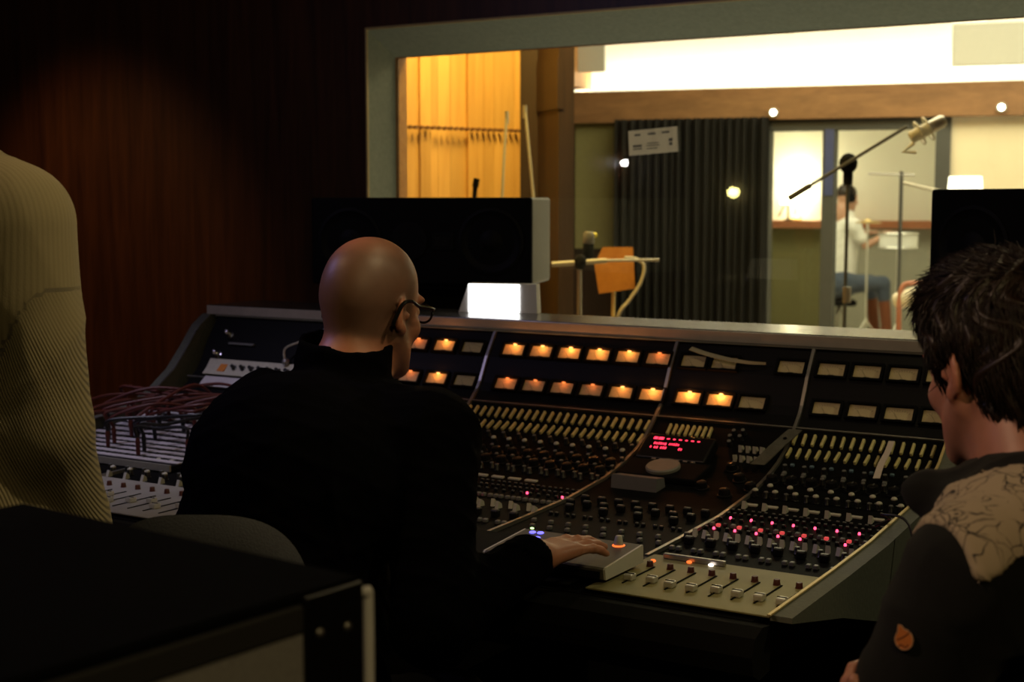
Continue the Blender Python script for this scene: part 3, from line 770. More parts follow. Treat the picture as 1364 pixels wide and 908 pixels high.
line(-.056, .008, (6, 5), .0085); line(-.061, -.006, (1, 2, 3), .0085); line(.012, -.006, (2,), .0085)
txt.build('lit_readout', M['led_text'], du, xf=xf)
jog = MB(); jog.lathe([(.040, 0), (.040, .006), (.037, .009), (.030, .0085), (0, .0085)], seg=32)
MB().box((0, 0, .006), (.20, .10, .016), bevel=.004).build('jog_housing', M['matte_black'], con, xf=S(-1.385, 2.93, 0))
jog.build('jog_disc', M['jog_grey'], con, smooth=True, xf=S(-1.383, 2.927, .0145))
for q in range(6): MB().box((0, 0, .014), (.010, .006, .004)).build('display_key', M['cap_grey'], con, xf=S(-1.43 + q * .02, 2.975, 0))
MB().prism([(-.022, 0), (.026, 0), (.022, .022), (-.016, .030)], -.056, .056).build('grey_module_cover', mat('dim_grey_cover', (.15, .145, .15), .6), con, xf=S(-1.405, 2.838, -.002))
# ------------------------------------------------------------------ things on the console
# patch cords
R2 = random.Random(21)
def jackpos(i, j, up=0.0):
    X = px0 + .02 + i * (px1 - px0 - .04) / 23; Y = 2.556 + j * .042
    m_ = S(X, Y, .0168); return m_ @ Vector((0, 0, 0)), (m_.to_3x3() @ Vector((0, 0, 1)))
used = set(); laid = []
def cord(i0, j0, i1, j1, lift, sag, n_, dark, gname='patch cords over the patch bay'):
    a, na = jackpos(i0, j0); c, nc = jackpos(i1, j1)
    t = thing('patch_cable', 'black patch cord looped among the red ones on the patch bay' if dark else 'dark red patch cord plugged into the pale patch bay at the console\'s left end', 'cable', a, group='black patch cords' if dark else 'red patch cords')
    pa, pc = a + na * .042, c + nc * .042
    best = None
    for tr in range(160):   # look for a way round the cords already lying there
        g_ = 1 + tr * .03
        mid = (pa + pc) / 2; side = Vector((R2.uniform(-.05, .05), R2.uniform(-.03, .03), 0)) * g_
        pts = curve_pts([pa, pa + na * .03 + side * .2, mid + Vector((0, 0, lift * R2.uniform(.7, 1 + tr * .006))) + side, pc + nc * .03 + side * .3, pc], 12)
        A_ = np.array([list(p) for p in [a + na * q for q in (0, .012, .024, .036)] + pts + [c + nc * q for q in (0, .012, .024, .036)]])
        d_ = min((np.sqrt(((A_[:, None] - B_[None]) ** 2).sum(2)).min() for B_ in laid), default=1)
        if best is None or d_ > best[0]: best = (d_, pts, A_)
        if d_ > .0135: break
    pts = best[1]; f_ = best[2]; laid.append(np.concatenate([f_, (f_[1:] + f_[:-1]) / 2]))
    MB().tube(pts, .0042 + .0008 * R2.random(), 8).build('cord', M['black_cord'] if dark else M['red_cord'], t, smooth=True)
    for p, nn in ((a, na), (c, nc)):
        q = Vector((0, 0, 1)).rotation_difference(nn).to_matrix()
        MB().lathe([(0, 0), (.0052, .0003), (.0056, .026), (.0062, .028), (.0062, .034), (.0044, .044), (0, .0445)], c=p, rot=q, seg=10).build('plug', M['black_plastic'] if R2.random() < .5 else M['red_cord'], t, smooth=True)
def free(i, j):
    while (i, j) in used: i += 1
    used.add((i, j)); return min(i, 23), j
jobs = [(2, 3, 9, 8, .07, 0), (3, 4, 14, 9, .09, 0), (1, 5, 12, 9, .10, 0), (5, 3, 10, 7, .06, 0), (7, 4, 16, 9, .08, 0), (6, 6, 18, 8, .07, 0), (4, 2, 8, 6, .05, 0), (9, 5, 15, 7, .07, 0), (2, 7, 13, 8, .09, 0), (10, 3, 11, 9, .10, 0), (3, 6, 17, 9, .11, 0), (11, 4, 19, 8, .06, 0), (8, 2, 14, 6, .06, 0), (1, 2, 6, 8, .08, 0), (12, 6, 20, 9, .08, 0),
        (9, 1, 17, 5, .07, 1), (12, 2, 20, 6, .06, 1), (15, 1, 19, 4, .05, 1), (16, 0, 22, 1, .045, 1)]
for i0, j0, i1, j1, lf, dk in jobs:
    i0, j0 = free(i0, j0); i1, j1 = free(i1, j1)
    cord(i0, j0, i1, j1, lf * .62, 0, 12, bool(dk))
# gooseneck lamp on the left meter panel
g0 = hit(384, 484); nz_ = S(g0.x, g0.y).to_3x3() @ Vector((0, 0, 1))
gl = thing('gooseneck_lamp', 'thin grey gooseneck lamp standing on the console\'s left meter panel', 'lamp', g0)
MB().lathe([(0, 0), (.011, .0005), (.011, .006), (.006, .012), (0, .013)], c=g0 + nz_ * .010, rot=Vector((0, 0, 1)).rotation_difference(nz_).to_matrix()).build('base', M['metal'], gl, smooth=True)
g1 = onY(407, 446, g0.y + .012)
MB().tube(curve_pts([g0 + nz_ * .018, g0 + Vector((.0, -.012, .045)), g1 + Vector((-.012, -.008, -.018)), g1 + Vector((.012, 0, .006))], 10), .0032, 8).build('neck', M['grey_cord'], gl, smooth=True)
MB().cone(g1 + Vector((.010, 0, .006)), g1 + Vector((.034, -.004, .004)), .005, .009, 12).build('hood', M['matte_black'], gl, smooth=True)

# paper strips and loose bits
def paper(name, label, pts, hw, m_, cat='paper strip', twist=0.0, up=Vector((0, -.6, .8))):
    P = curve_pts(pts, 8); n = len(P); ws = []; ns = []
    for k, p in enumerate(P):
        t = (P[min(k + 1, n - 1)] - P[max(k - 1, 0)]).normalized()
        u = Matrix.Rotation(twist * k / n, 3, t) @ (up - t * up.dot(t)).normalized()
        ws.append(t.cross(u) * (hw[0] + (hw[1] - hw[0]) * k / n)); ns.append(u)
    return tag(MB().strip(P, ws, .0008, ns).build(name, m_, smooth=True), label, cat)
def sp(px, py, h):
    q = hit(px, py); m_ = S(q.x, q.y, h); return m_ @ Vector((0, 0, 0))
paper('paper_strip', 'curling yellowed paper strip hung across two unlit meters', [sp(922, 467, .012), sp(945, 476, .017), sp(975, 484, .020), sp(1000, 487, .016), sp(1022, 487, .011)], (.0065, .003), M['paper'], twist=1.0)
paper('paper_strip', 'pale pink paper slip sticking up among cream keys on the right bay', [sp(1189, 593, .013), sp(1184, 612, .022), sp(1175, 632, .026), sp(1168, 651, .024)], (.0065, .0075), M['paper_pink'])
pl = thing('blank_plate', 'loose worn grey metal plate with a hole lying by the divider strip', 'plate', sp(1035, 602, .01))
P = [sp(1061, 577, .011), sp(1048, 592, .018), sp(1036, 604, .0195), sp(1022, 618, .0195), sp(1010, 629, .019)]
ws = [Vector((.016, .002, 0))] * 5; ns = [Vector((0, -.5, .86))] * 5
MB().strip(P, ws, .002, ns).build('plate', mat('worn_grey_plate', (.13, .125, .10), .55, .3, noise_amt=.4, noise_scale=60), pl)
m_ = P[1] + Vector((0, -.5, .86)) * .0022
MB().cyl(m_, m_ + Vector((0, -.5, .86)) * .0012, .0045, 14).build('hole', M['matte_black'], pl)
P = [sp(1165, 720, .030), sp(1185, 722, .046), Vector((CX1 + .0, 2.62, .836)), Vector((CX1 + .062, 2.60, .815)), Vector((CX1 + .075, 2.56, .62)), Vector((CX1 + .075, 2.5, .01))]
tag(MB().tube(curve_pts(P, 10), .0026, 8).build('thin_cable', M['black_cord'], smooth=True), 'thin black cable running over the console\'s right end panel', 'cable')

# grey wedge-shaped remote under the hand
rx0, rx1, ry0, ry1, rz = -1.340, -1.0955, 2.092, 2.238, .7795
rm = thing('remote_controller', 'pale grey wedge controller with blue keys under the bald man\'s hand', 'controller', ((rx0 + rx1) / 2, (ry0 + ry1) / 2, rz))
prf = [(ry0 + .004, rz + .006), (ry0, rz + .024), (ry0 + .004, rz + .027), (ry1 - .002, rz + .038), (ry1, rz + .034), (ry1, rz + .006)]
MB().prism(prf, rx0 + .004, rx1 - .004).build('housing', M['controller_grey'], rm)
for x0, x1 in ((rx0, rx0 + .004), (rx1 - .004, rx1)): MB().prism(prf, x0, x1).build('side_cheek', M['controller_side'], rm)
for x in (rx0 + .02, rx1 - .02):
    for y in (ry0 + .02, ry1 - .02): MB().cyl((x, y, rz + .0005), (x, y, rz + .0065), .007, 10).build('rubber_foot', M['matte_black'], rm)
def topz(y): return rz + .027 + (y - ry0 - .004) * (.011 / (ry1 - ry0 - .006))
MB().box(((rx0 + rx1) / 2, ry0 - .0005, rz + .014), (rx1 - rx0 - .02, .003, .012)).build('front_strip', M['black_plastic'], rm)
def rtop(px, py):
    q = onZ(px, py, rz + .034); q.z = topz(q.y); return q
for px, py, m_ in ((709.5, 711, 'led_blue'), (720, 712, 'led_blue'), (705, 716, 'led_blue'), (715.5, 717, 'led_blue')):
    q = rtop(px, py); MB().lathe([(.0062, -.001), (.0062, .0015), (.0045, .0026), (0, .003)], c=q, seg=14).build('lit_key', M[m_], rm, smooth=True)
for px, py, m_ in ((708.8, 706.5, 'led_green'), (704.5, 721.5, 'led_yellow')):
    q = rtop(px, py); MB().ball(q, (.0042, .0034, .002), 10).build('indicator_led', M[m_], rm, smooth=True)
q = rtop(824, 728)
MB().lathe([(.009, -.001), (.0088, .004), (.0060, .016), (.0045, .018), (0, .0185)], c=q, seg=16).build('joystick', M['cap_white'], rm, smooth=True)
MB().lathe([(.0115, -.001), (.0115, .0008), (.0095, .0018), (.0092, -.001)], c=q, seg=18).build('glow_ring', M['led_orange'], rm, smooth=True)

# small screen on the ledge under the left loudspeaker
c0 = onY(664, 399, 3.452); zl = 1.1075
ds = thing('lit_screen', 'small bright white screen in a pale housing under the left loudspeaker', 'screen', (c0.x, 3.452, zl), (0, 0, R(16)))
MB().prism([(-.116, 0), (.118, 0), (.114, .083), (-.086, .083)], -.012, .030, 'Y').build('housing', M['white_plastic'], ds, local=True, xf=Matrix.Translation((0, .0, 0)))
MB().box((-.010, -.0135, .0415), (.151, .003, .080), bevel=.0012, seg=2).build('screen', M['screen'], ds, local=True)

# ------------------------------------------------------------------ loudspeakers on stands
def speaker(lx, ly, w, h, d, yaw, z, label, slabel, arc):
    """lx, ly: left front corner seen from the front; yaw turns the front"""
    ux = Vector((math.cos(yaw), math.sin(yaw), 0)); c = Vector((lx, ly, 0)) + ux * w / 2
    t = thing('loudspeaker', label, 'loudspeaker', (c.x, c.y, z), (0, 0, yaw))
    MB().box((0, d / 2 + .006, h / 2), (w, d, h), bevel=.010, seg=3).build('cabinet', M['speaker_side'], t, local=True)
    MB().box((0, .004, h / 2), (w, .022, h), bevel=.008, seg=3).build('baffle', M['speaker_black'], t, local=True)
    for x, r in ((-.235, .098), (.235, .098)):
        b = MB(); b.lathe([(r + .010, 0), (r + .010, .004), (r, .006), (r - .008, .001), (r * .45, -.004), (r * .3, .004), (0, .010)], rot=Matrix.Rotation(R(90), 3, 'X'), c=(x, -.0075, h / 2), seg=36)
        b.build('woofer', M['cone'], t, smooth=True, local=True)
    b = MB(); b.lathe([(.062, 0), (.062, .004), (.055, .005), (.03, .001), (0, .006)], rot=Matrix.Rotation(R(90), 3, 'X'), c=(-.035, -.0075, h / 2), seg=30); b.build('mid_driver', M['cone'], t, smooth=True, local=True)
    MB().box((.075, -.008, h / 2 + .0), (.075, .004, .06), bevel=.003).build('tweeter', M['cone'], t, local=True)
    MB().box((.075, -.0105, h / 2), (.05, .002, .03)).build('tweeter_ribbon', M['black_plastic'], t, local=True)
    st = thing('speaker_stand', slabel, 'stand', (c.x - .13 * ux.y, c.y + .13 * ux.x, 0), (0, 0, yaw))
    MB().box((0, 0, z - .0085), (.30, .24, .015), bevel=.003).build('top_plate', M['matte_black'], st, local=True)
    MB().box((.005, 0, (z - .01) / 2), (.26, .07, z - .03), bevel=.01).build('column', M['matte_black'], st, local=True)
    MB().box((0, 0, .0125), (.40, .30, .024), bevel=.006).build('base_plate', M['matte_black'], st, local=True)
    return t
spl = speaker(-3.007, 3.66, .735, .281, .33, R(20), 1.156, 'wide black loudspeaker behind the bald man\'s head, its grey right side showing', 'black stand under the loudspeaker behind the bald man', 0)
lf = onY(1240, 330, 3.86)
spr = speaker(lf.x, 3.86, .735, .30, .30, R(-20), 1.156, 'black loudspeaker behind the dark-haired man\'s head, round woofer at its edge', 'black stand under the loudspeaker behind the dark-haired man', 0)

# ------------------------------------------------------------------ equipment rack in the near left corner
rk = thing('equipment_rack', 'low black equipment rack with a grey side panel in the near left corner', 'rack', (-.696, .901, 0), (0, 0, R(-6)))
rk.scale = (.77, .77, .77)
W_, D_, H_ = .60, .44, 1.12 / .77
MB().box((-W_ / 2, -D_ / 2, H_ / 2 + .02), (W_ - .004, D_ - .004, H_ - .05), bevel=.004).build('case', M['matte_black'], rk, local=True)
MB().box((-W_ / 2, -D_ / 2, H_ - .006), (W_, D_, .012), bevel=.004).build('top_cover', M['rack_top'], rk, local=True)
MB().box((.0015, -.262, (H_ - .042) / 2), (.004, .352, H_ - .042)).build('side_panel', M['rack_side'], rk, local=True)
MB().box((.002, -.262, H_ - .026), (.008, .352, .028), bevel=.002).build('edge_rail', M['rack_edge'], rk, local=True)
MB().box((.003, -.043, H_ / 2), (.008, .084, H_ - .01), bevel=.002).build('front_post', M['black_plastic'], rk, local=True)
for y, z in ((-.066, H_ - .045), (-.026, H_ - .048), (-.066, H_ - .13), (-.066, H_ - .23), (-.43, H_ - .03)):
    MB().ball((.008, y, z), (.003, .0052, .0052), 10).build('bolt', M['metal'], rk, smooth=True, local=True)
MB().box((-W_ / 2, .001, H_ / 2 + .03), (W_ - .02, .008, H_ - .17), bevel=.002).build('front_panel', M['metal_pale'], rk, local=True)
hz0, hz1 = H_ - .37, H_ - .022
for hx in (-.012, -W_ + .02):
    MB().tube(curve_pts([(hx, .004, hz0), (hx, .022, hz0 + .004), (hx, .026, hz0 + .02), (hx, .026, (hz0 + hz1) / 2), (hx, .026, hz1 - .02), (hx, .022, hz1 - .004), (hx, .004, hz1)], 8), .0062, 10).build('handle', M['white_plastic'], rk, smooth=True, local=True)
for fx in (-.06, -W_ + .06):
    for fy in (-.05, -D_ + .05): MB().cyl((fx, fy, .0), (fx, fy, .05), .025, 14).build('foot', M['matte_black'], rk, local=True)

# ------------------------------------------------------------------ office chair between the standing person and the desk
oc_ = atd(262, 690, 1.99) + Vector((.50, -.866, 0)) * .20
oc = thing('office_chair', 'empty charcoal office chair, rounded backrest rising behind the rack', 'chair', (oc_.x, oc_.y, 0), (0, 0, R(-150)))
def shell(w, h, zc, th, bow, fn=None, n=18, e=3.0):
    """upholstered rounded panel, local x across, z up, bowed towards +y"""
    b = MB(); m_ = 24; front = []; back = []
    for j in range(n + 1):
        v = -1 + 2 * j / n; rf = []; rb = []
        for i in range(m_ + 1):
            u = -1 + 2 * i / m_
            # superellipse outline
            k = max((abs(u) ** e + abs(v) ** e) ** (1 / e), 1e-6); mx_ = max(abs(u), abs(v)); s_ = mx_ / k if k > 0 else 1
            x, z = u * s_ * w / 2, v * s_ * h / 2
            edge = max(0.0, 1 - (mx_) ** 6); y = -bow * (x / (w / 2)) ** 2
            rf.append(b.bm.verts.new((x, y + th * .5 * edge ** .5, zc + z))); rb.append(b.bm.verts.new((x, y - th * .5 * edge ** .5, zc + z)) if mx_ < .999 else rf[-1])
        front.append(rf); back.append(rb)
    for G, flip in ((front, 0), (back, 1)):
        for j in range(n):
            for i in range(m_):
                q = [G[j][i], G[j][i + 1], G[j + 1][i + 1], G[j + 1][i]]
                u_ = []
                for v_ in q:
                    if v_ not in u_: u_.append(v_)
                try: b.bm.faces.new(u_ if not flip else list(reversed(u_)))
                except ValueError: pass
    return b
shell(.315, .40, .785, .045, .03, e=3.0).build('backrest', M['chair_cloth'], oc, smooth=True, local=True, xf=Matrix.Translation((0, -.21, 0)))
b = shell(.34, .30, 0, .06, 0.0); b.build('seat', M['chair_cloth'], oc, smooth=True, local=True, xf=Matrix.Translation((0, .02, .335)) @ Matrix.Rotation(R(90), 4, 'X'))
MB().tube(curve_pts([(0, -.05, .30), (0, -.15, .28), (0, -.195, .40), (0, -.228, .68)], 8), .016, 10).build('back_bar', M['black_plastic'], oc, smooth=True, local=True)
MB().cyl((0, .05, .09), (0, .05, .31), .025, 16).build('gas_column', M['metal'], oc, smooth=True, local=True)
for k in range(5):
    a = 2 * math.pi * k / 5 + .3; e_ = Vector((math.cos(a) * .19, .05 + math.sin(a) * .19, .075))
    lg = MB().tube([(0, .05, .10), (e_ * .5 + Vector((0, .025, .052))), e_], [.026, .02, .014], 10).build('leg', M['black_plastic'], oc, smooth=True, local=True)
    MB().cyl((e_.x - .012, e_.y, .0285), (e_.x + .012, e_.y, .0285), .027, 16).cyl((e_.x, e_.y, .03), (e_.x, e_.y, .075), .008, 8).build('caster', M['matte_black'], lg, smooth=True, local=True)
# ------------------------------------------------------------------ organic shapes: a signed distance field turned into one smooth skin
class SDF:
    def __init__(s, lo, hi, h):
        s.lo = np.array(lo, float); s.h = h
        s.n = np.ceil((np.array(hi) - s.lo) / h).astype(int) + 1
        s.ax = [s.lo[i] + h * np.arange(s.n[i]) for i in range(3)]
        s.f = np.full(tuple(s.n), .5, np.float32)
    def _blk(s, lo, hi):
        a = np.clip(np.floor((np.array(lo) - s.lo) / s.h).astype(int), 0, s.n); b_ = np.clip(np.ceil((np.array(hi) - s.lo) / s.h).astype(int) + 1, 0, s.n)
        if np.any(b_ <= a): return None
        sl = tuple(slice(int(p), int(q)) for p, q in zip(a, b_))
        return sl, s.ax[0][sl[0]][:, None, None].astype(np.float32), s.ax[1][sl[1]][None, :, None].astype(np.float32), s.ax[2][sl[2]][None, None, :].astype(np.float32)
    def _mix(s, sl, d, k, sub):
        f = s.f[sl]; d = d.astype(np.float32)
        if sub:
            d = -d
            if k > 0: h_ = np.clip(.5 - .5 * (d - f) / k, 0, 1); s.f[sl] = f * h_ + d * (1 - h_) + k * h_ * (1 - h_)
            else: s.f[sl] = np.maximum(f, d)
        else:
            if k > 0: h_ = np.clip(.5 + .5 * (f - d) / k, 0, 1); s.f[sl] = f * (1 - h_) + d * h_ - k * h_ * (1 - h_)
            else: s.f[sl] = np.minimum(f, d)
    def cone(s, a, b, ra, rb, k=.02, sub=False):
        a = np.array(a, float); b = np.array(b, float); p = max(ra, rb) + k + 3 * s.h
        q = s._blk(np.minimum(a, b) - p, np.maximum(a, b) + p)
        if q is None: return s
        sl, X, Y, Z = q; d = b - a; L2 = float(d @ d) + 1e-12
        t = np.clip(((X - a[0]) * d[0] + (Y - a[1]) * d[1] + (Z - a[2]) * d[2]) / L2, 0, 1)
        D = np.sqrt((X - a[0] - t * d[0]) ** 2 + (Y - a[1] - t * d[1]) ** 2 + (Z - a[2] - t * d[2]) ** 2) - (ra + (rb - ra) * t)
        s._mix(sl, D, k, sub); return s
    def ell(s, c, r, Rm=None, k=.02, sub=False):
        c = np.array(c, float); r = np.array(r, float); p = max(r) + k + 3 * s.h
        q = s._blk(c - p, c + p)
        if q is None: return s
        sl, X, Y, Z = q
        if Rm is None: x, y, z = X - c[0], Y - c[1], Z - c[2]
        else:
            A = np.array(Rm); dx, dy, dz = X - c[0], Y - c[1], Z - c[2]
            x, y, z = (A[0][i] * dx + A[1][i] * dy + A[2][i] * dz for i in range(3))
        k0 = np.sqrt((x / r[0]) ** 2 + (y / r[1]) ** 2 + (z / r[2]) ** 2); k1 = np.sqrt((x / r[0] ** 2) ** 2 + (y / r[1] ** 2) ** 2 + (z / r[2] ** 2) ** 2) + 1e-9
        s._mix(sl, k0 * (k0 - 1) / k1, k, sub); return s
    def cut(s, p, n, k=.0):
        """keep the side the normal points away from"""
        p = np.array(p, float); n = np.array(n, float) / np.linalg.norm(n)
        X, Y, Z = s.ax[0][:, None, None], s.ax[1][None, :, None], s.ax[2][None, None, :]
        d = ((X - p[0]) * n[0] + (Y - p[1]) * n[1] + (Z - p[2]) * n[2]).astype(np.float32)
        s.f = np.maximum(s.f, d) if k == 0 else (lambda h_: s.f * h_ + d * (1 - h_) + k * h_ * (1 - h_))(np.clip(.5 - .5 * (d - s.f) / k, 0, 1)); return s
    def mesh(s):
        f = s.f; f[0] = f[-1] = .1; f[:, 0] = f[:, -1] = .1; f[:, :, 0] = f[:, :, -1] = .1
        ins = f < 0; nx, ny, nz = f.shape
        c = ins[:-1, :-1, :-1].astype(np.int8)
        cnt = np.zeros((nx - 1, ny - 1, nz - 1), np.int8)
        for i in (0, 1):
            for j in (0, 1):
                for k in (0, 1): cnt += ins[i:nx - 1 + i, j:ny - 1 + j, k:nz - 1 + k]
        act = (cnt > 0) & (cnt < 8); I, J, K = np.nonzero(act); nv = len(I)
        idx = np.full(act.shape, -1, np.int64); idx[I, J, K] = np.arange(nv)
        acc = np.zeros((nv, 3)); w = np.zeros(nv)
        cor = [(i, j, k) for i in (0, 1) for j in (0, 1) for k in (0, 1)]
        for a in cor:
            for b_ in cor:
                if sum(abs(p - q) for p, q in zip(a, b_)) != 1 or b_ < a: continue
                fa = f[I + a[0], J + a[1], K + a[2]]; fb = f[I + b_[0], J + b_[1], K + b_[2]]
                m_ = (fa < 0) != (fb < 0); t = np.where(m_, fa / (fa - fb + 1e-20), 0)
                for q in range(3): acc[:, q] += np.where(m_, a[q] + (b_[q] - a[q]) * t, 0)
                w += m_
        V = acc / w[:, None] + np.stack([I, J, K], 1); V = V * s.h + s.lo
        F = []
        for ax in range(3):
            sl0 = [slice(None)] * 3; sl1 = [slice(None)] * 3; sl0[ax] = slice(0, -1); sl1[ax] = slice(1, None)
            A, B_ = ins[tuple(sl0)], ins[tuple(sl1)]; e = np.nonzero(A != B_); flip = A[e]
            o1, o2 = [(1, 2), (2, 0), (0, 1)][ax]
            P = [np.array(e[q]) for q in range(3)]
            ok = (P[o1] > 0) & (P[o2] > 0) & (P[o1] < f.shape[o1] - 1) & (P[o2] < f.shape[o2] - 1)
            P = [p[ok] for p in P]; flip = flip[ok]
            def at(d1, d2):
                q = [p.copy() for p in P]; q[o1] = q[o1] - d1; q[o2] = q[o2] - d2; return idx[q[0], q[1], q[2]]
            q = np.stack([at(1, 1), at(0, 1), at(0, 0), at(1, 0)], 1)
            q[~flip] = q[~flip][:, ::-1]; F.append(q)
        F = np.concatenate(F); F = F[(F >= 0).all(1)]
        return V, F
def normals(V, F):
    n = np.cross(V[F[:, 2]] - V[F[:, 0]], V[F[:, 3]] - V[F[:, 1]]); N = np.zeros_like(V)
    for k in range(4): np.add.at(N, F[:, k], n)
    return N / (np.linalg.norm(N, axis=1)[:, None] + 1e-12)
def relax(V, F, it=2):
    for _ in range(it):
        A = np.zeros_like(V); c = np.zeros(len(V))
        for a, b_ in ((0, 1), (1, 2), (2, 3), (3, 0)):
            np.add.at(A, F[:, a], V[F[:, b_]]); np.add.at(A, F[:, b_], V[F[:, a]]); np.add.at(c, F[:, a], 1); np.add.at(c, F[:, b_], 1)
        V = V * .5 + .5 * A / c[:, None]
    return V
def to_obj(name, V, F, m, parent=None, attrs=None, uv=None):
    me = bpy.data.meshes.new(name)
    P = np.array(world_of(parent).inverted()) if parent is not None else np.eye(4)
    W = V @ P[:3, :3].T + P[:3, 3]
    me.vertices.add(len(W)); me.vertices.foreach_set('co', W.astype(np.float32).ravel())
    k = F.shape[1]
    me.loops.add(len(F) * k); me.loops.foreach_set('vertex_index', F.astype(np.int32).ravel())
    me.polygons.add(len(F)); me.polygons.foreach_set('loop_start', np.arange(0, len(F) * k, k, dtype=np.int32))
    me.update(calc_edges=True); me.validate()
    me.polygons.foreach_set('use_smooth', np.ones(len(me.polygons), bool))
    if attrs:
        for an, val in attrs.items():
            if val.ndim == 2:
                at_ = me.attributes.new(an, 'FLOAT_COLOR', 'POINT'); at_.data.foreach_set('color', np.concatenate([val, np.ones((len(val), 1))], 1).astype(np.float32).ravel())
            else:
                at_ = me.attributes.new(an, 'FLOAT', 'POINT'); at_.data.foreach_set('value', val.astype(np.float32))
    me.materials.append(m)
    o = bpy.data.objects.new(name, me); COL.objects.link(o)
    if parent is not None: o.parent = parent
    return o
def folds(V, N, amp, sc, seed):
    """cloth wrinkles: warped ridges pushed along the normals"""
    r = np.random.RandomState(seed); d = np.zeros(len(V))
    for o in range(4):
        D = r.normal(size=3); D /= np.linalg.norm(D); w = r.normal(size=3); ph = r.uniform(0, 6)
        q = V @ D * sc * (1 + .6 * o) + .9 * np.sin(V @ w * sc * .5 + ph)
        d += (1 - np.abs(np.sin(q))) ** 2 / (1 + o * .5)
    return V + N * (amp * (d / 2 - .35))[:, None]
def az(deg): return Vector((math.cos(R(deg)), math.sin(R(deg)), 0))
def frame(fd, up=Vector((0, 0, 1)), pitch=0, roll=0):
    """columns: right, forward, up"""
    f = fd.normalized(); r = f.cross(up).normalized(); u = r.cross(f)
    m = Matrix((r, f, u)).transposed()
    return np.array(m @ Matrix.Rotation(pitch, 3, 'X') @ Matrix.Rotation(roll, 3, 'Y'))
def head_sdf(S_, c, A, sc=1.0, hair=False):
    c = np.array(c)
    P = lambda x, y, z: c + A @ (np.array((x, y, z)) * sc)
    E = lambda p, r, k=.015, sub=False, rot=None: S_.ell(P(*p), np.array(r) * sc, A if rot is None else A @ np.array(rot), k * sc, sub)
    Cn = lambda a, b_, ra, rb, k=.015, sub=False: S_.cone(P(*a), P(*b_), ra * sc, rb * sc, k * sc, sub)
    E((0, -.012, .043), (.0765, .098, .086), .01)
    E((0, -.045, .012), (.068, .062, .066), .02)
    E((0, .030, -.030), (.058, .064, .088), .03)
    for s in (-1, 1):
        Cn((s * .056, .002, -.045), (s * .022, .068, -.102), .017, .016, .03)
        E((s * .036, .066, -.028), (.022, .018, .02), .02)
        E((s * .030, .080, .026), (.024, .013, .009), .012)
    E((0, .074, -.104), (.021, .017, .016), .02)
    for s in (-1, 1):
        E((s * .031, .101, .004), (.021, .016, .014), .012, True)
        E((s * .031, .079, .003), (.0125, .0125, .0125), .004)
    Cn((0, .091, .012), (0, .112, -.034), .0075, .0115, .012); E((0, .104, -.041), (.0165, .012, .008), .008)
    E((0, .092, -.066), (.024, .011, .0055), .006); E((0, .090, -.076), (.021, .011, .0065), .006); E((0, .103, -.0705), (.022, .006, .0016), .004, True)
    Cn((0, -.030, -.05), (0, -.052, -.165), .058, .064, .03)
    Cn((0, .012, -.10), (0, -.02, -.165), .030, .045, .03)
    for s in (-1, 1):   # ears: leaning shell with rim, hollow and lobe
        rot = np.array(Matrix.Rotation(R(s * 24), 3, 'Z') @ Matrix.Rotation(R(-12), 3, 'X'))
        E((s * .0785, -.012, -.004), (.0075, .0195, .033), .004, rot=rot)
        E((s * .0835, -.005, .000), (.0055, .0115, .020), .004, True, rot=rot)
        E((s * .0765, -.001, -.031), (.006, .010, .011), .006)
        E((s * .0785, .006, -.006), (.005, .005, .008), .005)
    return P
def finger(S_, pts, rs, k=.004):
    for a, b_, ra, rb in zip(pts, pts[1:], rs, rs[1:]): S_.cone(a, b_, ra, rb, k)
def hand_sdf(S_, W, d, n, thumb, curl=(25, 35, 25), sc=1.0, spread=5, tcurl=20, curls=None, tdir=None):
    """W wrist, d towards fingers, n out of the back of the hand, thumb: side unit vector"""
    W = np.array(W); d = np.array(d) / np.linalg.norm(d); n = np.array(n) - d * np.dot(n, d); n /= np.linalg.norm(n); t = np.array(thumb); t = t - d * (t @ d) - n * (t @ n); t /= np.linalg.norm(t)
    g = lambda x, y, z: W + (t * x + d * y + n * z) * sc
    S_.cone(g(0, -.05, 0), g(0, .01, 0), .030 * sc, .028 * sc, .015)
    for x in (-.026, -.009, .009, .026): S_.cone(g(x * .7, .012, 0), g(x, .082, .001), .0155 * sc, .0115 * sc, .012)
    S_.ell(g(.026, .035, -.008), np.array((.016, .032, .015)) * sc, np.stack([t, d, n], 1), .012)
    tips = []
    for q, (x, L0, L1, L2, r0) in enumerate(((.028, .042, .025, .021, .0092), (.0095, .046, .029, .022, .0094), (-.0095, .043, .027, .021, .0090), (-.027, .034, .020, .018, .0080))):
        a0 = R((-3 + (1.5 - q) * spread)); cc = curls[q] if curls else curl
        p = g(x, .083, .001); pts = [p]; ang = 0; dd = d * math.cos(a0) + t * math.sin(a0)
        for L_, c_ in zip((L0, L1, L2), cc):
            ang += R(c_); p = p + (dd * math.cos(ang) - n * math.sin(ang)) * L_ * sc; pts.append(p)
        finger(S_, pts, [r0 * sc * f for f in (1.08, 1.0, .92, .74)]); tips.append(pts[-1])
        S_.ell(pts[1], np.array((1, 1, 1)) * r0 * sc * 1.06, None, .003)
    td = np.array(tdir) if tdir is not None else (t * .75 + d * .65 - n * .08); td = td / np.linalg.norm(td)
    p0 = g(.026, .022, -.006); p1 = p0 + td * .042 * sc; e = td * math.cos(R(tcurl)) + (d * .8 - t * .2) * math.sin(R(tcurl)); e /= np.linalg.norm(e); p2 = p1 + e * .033 * sc; p3 = p2 + e * .026 * sc
    finger(S_, [p0, p1, p2, p3], [.0145 * sc, .0115 * sc, .0105 * sc, .008 * sc], .008)
    return tips
